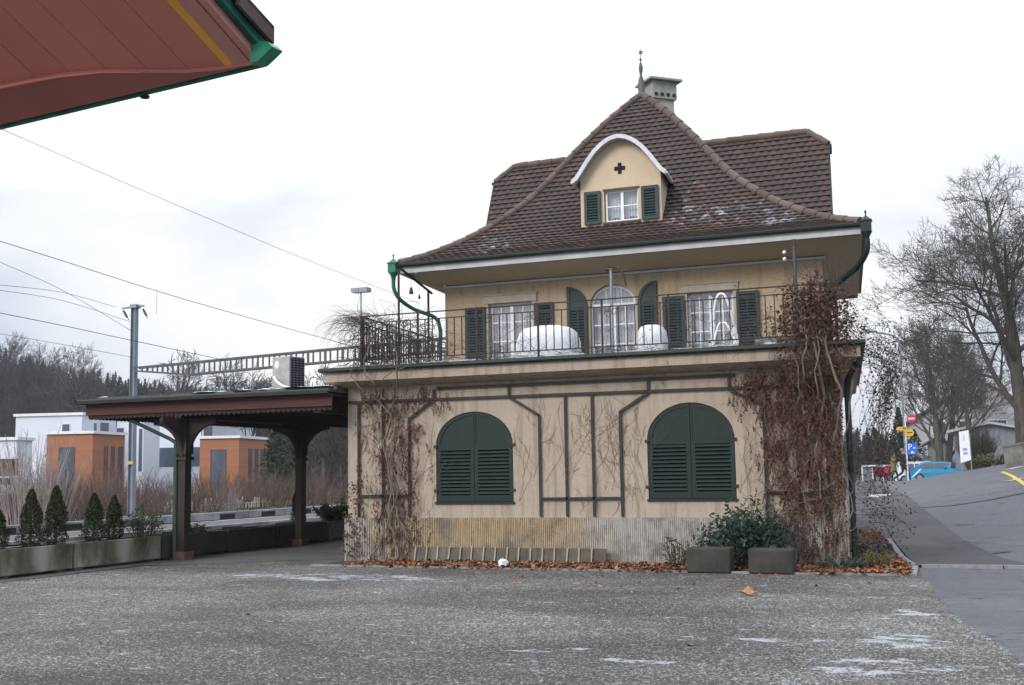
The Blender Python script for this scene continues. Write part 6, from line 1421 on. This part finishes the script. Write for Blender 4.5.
# sign post with hiking signs, red disc, parking sign
SD = 59.; q = Vector(at_ground(907.5, SD)); rz_ = YAW-math.atan((907-512)/FPX); pr_ = thing('sign_post', tuple(q), 'grey street sign post carrying yellow arrows, a red disc and a blue parking sign', 'sign post', rz=rz_)
m_ = SD/FPX
mb = MB(); mb.tube([(0, 0, 0), (0, 0, 3.3)], .035, 8); mb.build('pole', 'white_paint', pr_, world=False)
zz = lambda py: (EYE+ray(907.5, py)*SD).z-q.z
mb = MB(); mb.box((-.0*m_, -.05, zz(454.5)), (10*m_, -.04, zz(443))); s1 = mb.build('parking_sign', mat('blue_sign', (.02, .16, .62), (.02, .14, .55), 2, .4), pr_, world=False)
def letter(txt, x, z, size, m, par, y=-.056):
    c = bpy.data.curves.new('letter', 'FONT'); c.body = txt; c.size = size; c.extrude = .002; o0 = bpy.data.objects.new('letter_curve', c); C.objects.link(o0); bpy.context.view_layer.update(); me = bpy.data.meshes.new_from_object(o0.evaluated_get(bpy.context.evaluated_depsgraph_get())); bpy.data.objects.remove(o0); me.materials.clear(); me.materials.append(M[m]); o = bpy.data.objects.new('letter', me); C.objects.link(o); o.parent = par; o.location = (x, y, z); o.rotation_euler = (math.pi/2, 0, 0); return o
letter('P', 1.2*m_, zz(449.6), .40, 'white_paint', s1)
mb = MB(); mb.tube([(5.2*m_, -.055, zz(453.5)), (5.2*m_, -.055, zz(451.2))], .05, 6); mb.box((4.0*m_, -.06, zz(453.6)), (7.2*m_, -.052, zz(452.2))); mb.box((6.3*m_, -.06, zz(447.4)), (8.4*m_, -.052, zz(448.6))); mb.build('pictogram', 'white_paint', s1, world=False)
ym = mat('yellow_sign', (.72, .42, .02), (.62, .36, .02), 2, .5)
mb = MB(); mb.prism([(-9*m_, -.05, zz(428.2)), (-7.6*m_, -.05, zz(426.6)), (1*m_, -.05, zz(426.4)), (1*m_, -.05, zz(430.3)), (-7.6*m_, -.05, zz(430)), ], (0, .02, 0)); mb.build('arrow_sign', ym, pr_, world=False)
mb = MB(); mb.prism([(-1*m_, -.05, zz(429.6)), (6.4*m_, -.05, zz(429.4)), (8.2*m_, -.05, zz(432.6)), (6.4*m_, -.05, zz(436)), (-1*m_, -.05, zz(436))], (0, .02, 0)); mb.build('arrow_sign', ym, pr_, world=False)
for z in (428.2, 432.6): mb = MB(); mb.box((-.15 if z < 430 else .06, -.056, zz(z)-.02), (.02 if z < 430 else .32, -.0505, zz(z)+.03)); mb.build('lettering', 'iron', pr_, world=False)
mb = MB(); c_ = Vector((6.0*m_, -.05, zz(418.5))); mb.prism([c_+Vector((.23*math.cos(k*math.pi/10), 0, .20*math.sin(k*math.pi/10))) for k in range(20)], (0, .02, 0)); rs_ = mb.build('red_disc', mat('red_sign', (.62, .03, .09), (.50, .03, .07), 2, .5), pr_, world=False)
mb = MB(); mb.box((c_.x-.15, -.058, c_.z-.04), (c_.x+.15, -.0505, c_.z+.04)); mb.build('white_bar', 'white_paint', rs_, world=False)
# street lamp
q2 = Vector(at_ground(906, 63)); t = thing('street_lamp', tuple(q2), 'tall grey street lamp with a flat head reaching left over the road', 'street lamp', rz=rz_)
m_ = 63/FPX; z_ = lambda py: (EYE+ray(906, py)*63).z-q2.z
mb = MB(); mb.tube(smooth([(0, 0, 0), (0, 0, 4), (0, 0, z_(345)), (-4*m_, 0, z_(335)), (-14*m_, 0, z_(331)), (-22*m_, 0, z_(329.5))]), .055, 8); mb.build('pole', 'grey_metal', t, world=False)
mb = MB(); mb.box((-38*m_, -.12, z_(329.2)), (-21*m_, .12, z_(327.2))); mb.build('lamp_head', 'grey_metal', t, world=False, bevel=.04)

def car(name, loc, rz, L_, Wd, H_, paint, label, van=False):
    t = thing(name, loc, label, 'car', rz=rz); h = L_/2
    if not van: prof = [(-h, .32), (-h+.02, .62), (-h+.12, .88), (-h+.42, .96), (-h+.95, 1.36), (-h+1.35, H_), (-h+2.5, H_), (-h+2.95, H_-.07), (h-1.05, .96), (h-.35, .84), (h-.03, .66), (h, .32)]
    else: prof = [(-h, .32), (-h+.02, .9), (-h+.25, H_-.15), (-h+.5, H_), (h-1.7, H_), (h-1.45, H_-.06), (h-.85, 1.05), (h-.2, .9), (h, .7), (h, .32)]
    mb = MB(); n = len(prof); sec = []
    def lo(x):
        for wx in (-h+.8, h-.8):
            if abs(x-wx) < .36: return .32+math.sqrt(max(0, .36**2-(x-wx)**2))*.95
        return .25
    ys = [-Wd/2, -Wd/2+.06, Wd/2-.06, Wd/2]
    outline = prof[:]; xs = [h-.02-(2*h-.04)*k/40 for k in range(41)]; under = [(x, lo(x)) for x in xs]; ol = outline+under
    for y, inset in ((-Wd/2+.02, 0), (Wd/2-.02, 0)): sec.append([Vector((x, y*(1 if z < .95 else (1-.16*(z-.95)/.45)), z)) for x, z in ol])
    k = len(ol); mb.add(sec[0]+sec[1], [tuple(range(k)), tuple(reversed(range(k, 2*k)))]+[(i, (i+1) % k, k+(i+1) % k, k+i) for i in range(k)]); mb.build('body', paint, t, world=False, bevel=.03)
    g = MB()
    for s_ in (-1, 1):
        if van: side = [[(-h+.55, 1.15), (-h+.62, H_-.18), (-h+1.5, H_-.14), (-h+1.5, 1.15)], [(-h+1.6, 1.15), (-h+1.6, H_-.14), (h-1.8, H_-.14), (h-1.8, 1.15)], [(h-1.7, 1.15), (h-1.7, H_-.14), (h-1.5, H_-.18), (h-1.05, 1.12)]]
        else: side = [[(-h+.75, 1.0), (-h+1.08, 1.32), (-h+1.42, H_-.07), (-h+1.75, H_-.06), (-h+1.75, 1.0)], [(-h+1.84, 1.0), (-h+1.84, H_-.06), (-h+2.55, H_-.06), (-h+2.85, H_-.12), (h-1.28, 1.0)]]
        for p_ in side:
            g.prism([Vector((x, s_*(Wd/2-.022)*(1-.16*(max(z, .95)-.95)/.45)+s_*.008, z)) for x, z in p_], (0, -s_*.004, 0))
    a = (-h+.98, 1.37); 
    if not van: g.prism([(-h+.50, -Wd*.38, 1.035), (-h+.50, Wd*.38, 1.035), (-h+.93, Wd*.34, 1.365), (-h+.93, -Wd*.34, 1.365)], (-.012, 0, .012)); g.prism([(h-1.12, -Wd*.38, 1.03), (h-1.12, Wd*.38, 1.03), (-h+3.02, Wd*.33, H_-.09), (-h+3.02, -Wd*.33, H_-.09)], (.012, 0, .014))
    else: g.prism([(-h+.06, -Wd*.36, 1.05), (-h+.06, Wd*.36, 1.05), (-h+.24, Wd*.34, H_-.2), (-h+.24, -Wd*.34, H_-.2)], (-.02, 0, 0))
    g.build('windows', 'dkglass', t, world=False)
    for wx in (-h+.8, h-.8):
        for s_ in (-1, 1):
            w_ = MB(); y = s_*(Wd/2-.12); w_.v = []; R = .31
            w_.tube([(wx, y-.1, .31), (wx, y+.1, .31)], R, 20); o = w_.build('wheel', mat('tyre', (.02, .02, .02), None, 3, .8) if 'tyre' not in bpy.data.materials else bpy.data.materials['tyre'], t, world=False)
            r_ = MB(); r_.tube([(wx, y+s_*.095, .31), (wx, y+s_*.112, .31)], .19, 14); r_.build('rim', 'grey_metal', o, world=False)
    for s_ in (-1, 1):
        l = MB(); l.box((-h-.012, s_*Wd*.36-.12, .70), (-h+.05, s_*Wd*.36+.12, .86)); l.build('tail_light', mat('tail_red', (.45, .02, .02), None, 3, .3) if 'tail_red' not in bpy.data.materials else bpy.data.materials['tail_red'], t, world=False)
        l = MB(); l.box((h-.07, s_*Wd*.36-.15, .60), (h+.012, s_*Wd*.36+.15, .74)); l.build('headlight', 'cover', t, world=False)
        l = MB(); l.box((h-1.45, s_*(Wd/2+.02)-.09, .98), (h-1.33, s_*(Wd/2+.02)+.09, 1.10)); l.build('mirror', paint, t, world=False)
    b = MB(); b.box((-h-.03, -Wd*.42, .34), (-h+.02, Wd*.42, .50)); b.box((h-.02, -Wd*.42, .30), (h+.03, Wd*.42, .46)); b.build('bumper', paint, t, world=False, bevel=.02)
    return t
blue = mat('blue_car_paint', (.02, .23, .40), (.018, .21, .37), 2, .25, spec=.6); wht = mat('silver_white_paint', (.55, .58, .62), None, 2, .3, spec=.6)
a = Vector(at_ground(936, 84)); car('parked_car', tuple(a), YAW-.36+.02, 3.9, 1.65, 1.40, blue, 'turquoise blue hatchback parked by the bare trees')
a = Vector(at_ground(922, 88)); car('parked_car', (a.x, a.y, a.z+.02), YAW-.36+.1, 4.3, 1.75, 1.62, wht, 'white estate car parked just behind the blue car', van=True)
# red moped
a = Vector(at_ground(883, 62.5)); t = thing('moped', tuple(a), 'small red moped parked beside the railing left of the walkers', 'moped', rz=YAW-.3+.95)
for x in (-.55, .55):
    mb = MB(); mb.tube([(x+.25*math.cos(k*math.pi/8), 0, .27+.25*math.sin(k*math.pi/8)) for k in range(17)], .045, 6, False); mb.build('wheel', bpy.data.materials['tyre'], t, world=False)
red = mat('red_enamel', (.38, .02, .04), None, 3, .35)
mb = MB(); mb.prism([(-.7, -.13, .45), (-.05, -.13, .30), (.3, -.13, .30), (.52, -.13, .85), (.42, -.13, .9), (.2, -.13, .45), (-.05, -.13, .5), (-.15, -.13, .72), (-.75, -.13, .70)], (0, .26, 0)); mb.build('body', red, t, world=False, bevel=.02)
mb = MB(); mb.box((-.72, -.12, .71), (-.12, .12, .80)); mb.build('seat', 'dark', t, world=False, bevel=.02)
mb = MB(); mb.tube([(.46, -.28, 1.0), (.48, 0, .94), (.46, .28, 1.0)], .02, 6); mb.tube([(.6, 0, .3), (.46, 0, .95)], .03, 6); mb.build('handlebar', 'iron', t, world=False)
# walkway railing and pale panels at the end of the pavement
t = thing('road_railing', at_ground(874, 66), 'low pale railing with dark panels at the far end of the pavement', 'railing'); a = Vector(at_ground(862, 66)); b = Vector(at_ground(893, 66))
mb = MB(); mb.bar(a+Vector((0, 0, .95)), b+Vector((0, 0, .95)), .08, .10); mb.build('top_rail', 'cover', t)
for k in range(4): mb = MB(); p_ = a.lerp(b, k/3); mb.tube([p_, p_+Vector((0, 0, .95))], .04, 6); mb.build('post', 'cover', t)
mb = MB(); mb.bar(a+Vector((0, .05, .45)), b+Vector((0, .05, .45)), .04, .75); mb.build('panel', 'grey_metal', t)
mb = MB(); q = gpt(882, 497); mb.box((q[0]-.5, q[1]-.12, HZ(*q)), (q[0]+.7, q[1]+.12, HZ(*q)+.09)); single(mb, 'snow_slab', 'cover', (q[0], q[1], HZ(*q)), 'narrow white slab lying beside the pavement behind the hanging creeper', 'slab')

def person(loc, rz, h, label, coat, trousers, hair, stride=.32, coat_len=.36, bald=False):
    t = thing('person', loc, label, 'person', rz=rz); S_ = h/1.75
    J = {'pelvis': (0, 0, .95), 'waist': (0, 0, 1.10), 'chest': (0, .0, 1.32), 'neck': (0, .01, 1.48), 'hb': (0, .02, 1.56), 'head': (0, .025, 1.65), 'ht': (0, .01, 1.72),
         'hl': (-.09, 0, .90), 'kl': (-.10, stride*.75, .52), 'al': (-.10, stride*.9, .09), 'tl': (-.10, stride*.9+.15, .05), 'hr': (.09, 0, .90), 'kr': (.10, -stride*.15, .50), 'ar': (.10, -stride*1.35, .16), 'tr': (.10, -stride*1.2, .04),
         'sl': (-.17, 0, 1.41), 'el': (-.22, -.10, 1.15), 'wl': (-.22, .02, .92), 'fl': (-.21, .06, .84), 'sr': (.17, 0, 1.41), 'er': (.22, .06, 1.15), 'wr': (.22, .2, .95), 'fr': (.21, .24, .88)}
    R = {'pelvis': .14, 'waist': .135, 'chest': .15, 'neck': .055, 'hb': .07, 'head': .095, 'ht': .07, 'hl': .10, 'kl': .065, 'al': .045, 'tl': .04, 'hr': .10, 'kr': .065, 'ar': .045, 'tr': .04, 'sl': .075, 'el': .055, 'wl': .042, 'fl': .035, 'sr': .075, 'er': .055, 'wr': .042, 'fr': .035}
    E_ = [('pelvis', 'waist'), ('waist', 'chest'), ('chest', 'neck'), ('neck', 'hb'), ('hb', 'head'), ('head', 'ht'), ('pelvis', 'hl'), ('hl', 'kl'), ('kl', 'al'), ('al', 'tl'), ('pelvis', 'hr'), ('hr', 'kr'), ('kr', 'ar'), ('ar', 'tr'), ('chest', 'sl'), ('sl', 'el'), ('el', 'wl'), ('wl', 'fl'), ('chest', 'sr'), ('sr', 'er'), ('er', 'wr'), ('wr', 'fr')]
    ks = list(J); me = bpy.data.meshes.new('body'); me.from_pydata([tuple(c*S_ for c in J[k]) for k in ks], [(ks.index(a), ks.index(b)) for a, b in E_], []); o = bpy.data.objects.new('body', me); C.objects.link(o); o.parent = t
    md = o.modifiers.new('skin', 'SKIN'); md.use_smooth_shade = True; o.modifiers.new('sub', 'SUBSURF').levels = 1; o.modifiers['sub'].render_levels = 1
    for k, v in zip(ks, me.skin_vertices[0].data): v.radius = (R[k]*S_, R[k]*S_); v.use_root = (k == 'pelvis')
    # one body mesh, clothing by height: trousers below, skin at head and hands
    m, nt_, b_ = newmat('walker_clothes'); s_ = N(nt_, 'ShaderNodeSeparateXYZ'); nt_.links.new(N(nt_, 'ShaderNodeTexCoord').outputs['Object'], s_.inputs[0]); r_ = ramp(nt_, math_(nt_, 'DIVIDE', s_.outputs[2], 2*S_), [(0, (.02, .015, .012)), (.05, trousers), (.46, coat), (.745, (.45, .27, .20))]); r_.node.color_ramp.interpolation = 'CONSTANT'
    nt_.links.new(r_, b_.inputs['Base Color']); b_.inputs['Roughness'].default_value = .9; me.materials.append(m)
    c = MB(); n = 14      # open coat skirt and collar
    pr2 = [(.165, 1.45), (.19, 1.40), (.185, 1.2), (.17, 1.08), (.19, .95), (.215, 1.08-coat_len)]
    for r, z in pr2:
        for j in range(n): a = 2*math.pi*j/n; c.v.append((r*1.0*S_*math.cos(a), r*.8*S_*math.sin(a), z*S_))
    c.f = [(i*n+j, i*n+(j+1) % n, (i+1)*n+(j+1) % n, (i+1)*n+j) for i in range(5) for j in range(n)]; c.sm = [True]*len(c.f); c.build('coat', mat('coat_cloth', coat, None, 8, .95), t, world=False)
    hm = MB(); hm.lathe((0, .0, 1.66*S_), [(.085*S_, -.10 if not bald else -.03), (.105*S_, -.02), (.10*S_, .05), (.06*S_, .10), (0, .115)], 12); hm.v = [(x, y-.02, z) for x, y, z in hm.v]; hm.build('hair', mat('hair', hair, None, 9, .9), t, world=False)
    f = MB(); f.lathe((0, .115*S_, 1.645*S_), [(0, -.02), (.014, -.012), (.01, .01), (0, .03)], 6); f.build('nose', mat('skin', (.45, .27, .20), None, 5, .7), t, world=False)
    return t
person(at_ground(893.5, 61.5), YAW-.33-1.35, 1.58, 'woman in a long olive green coat and dark trousers walking', (.17, .17, .055), (.035, .045, .085), (.05, .035, .025), .26, .42)
person(at_ground(903, 60.5), YAW-.33-1.35, 1.72, 'man in dark navy clothes striding beside the woman in green', (.015, .017, .028), (.012, .014, .02), (.30, .22, .17), .40, .25, bald=True)

# ------------------------------------------------------------------ air
mb = MB(); mb.box((-900, -60, -2.0), (400, 900, 60)); hz_ = mb.build('haze', None); tag(hz_, kind='stuff')
m = bpy.data.materials.new('pale_air'); m.use_nodes = True; t = m.node_tree; t.nodes.clear()
o = N(t, 'ShaderNodeOutputMaterial'); v = N(t, 'ShaderNodeVolumePrincipled'); v.inputs['Density'].default_value = .00035; v.inputs['Color'].default_value = (.88, .92, 1, 1); v.inputs['Anisotropy'].default_value = .2
t.links.new(v.outputs[0], o.inputs['Volume']); hz_.data.materials.append(m)
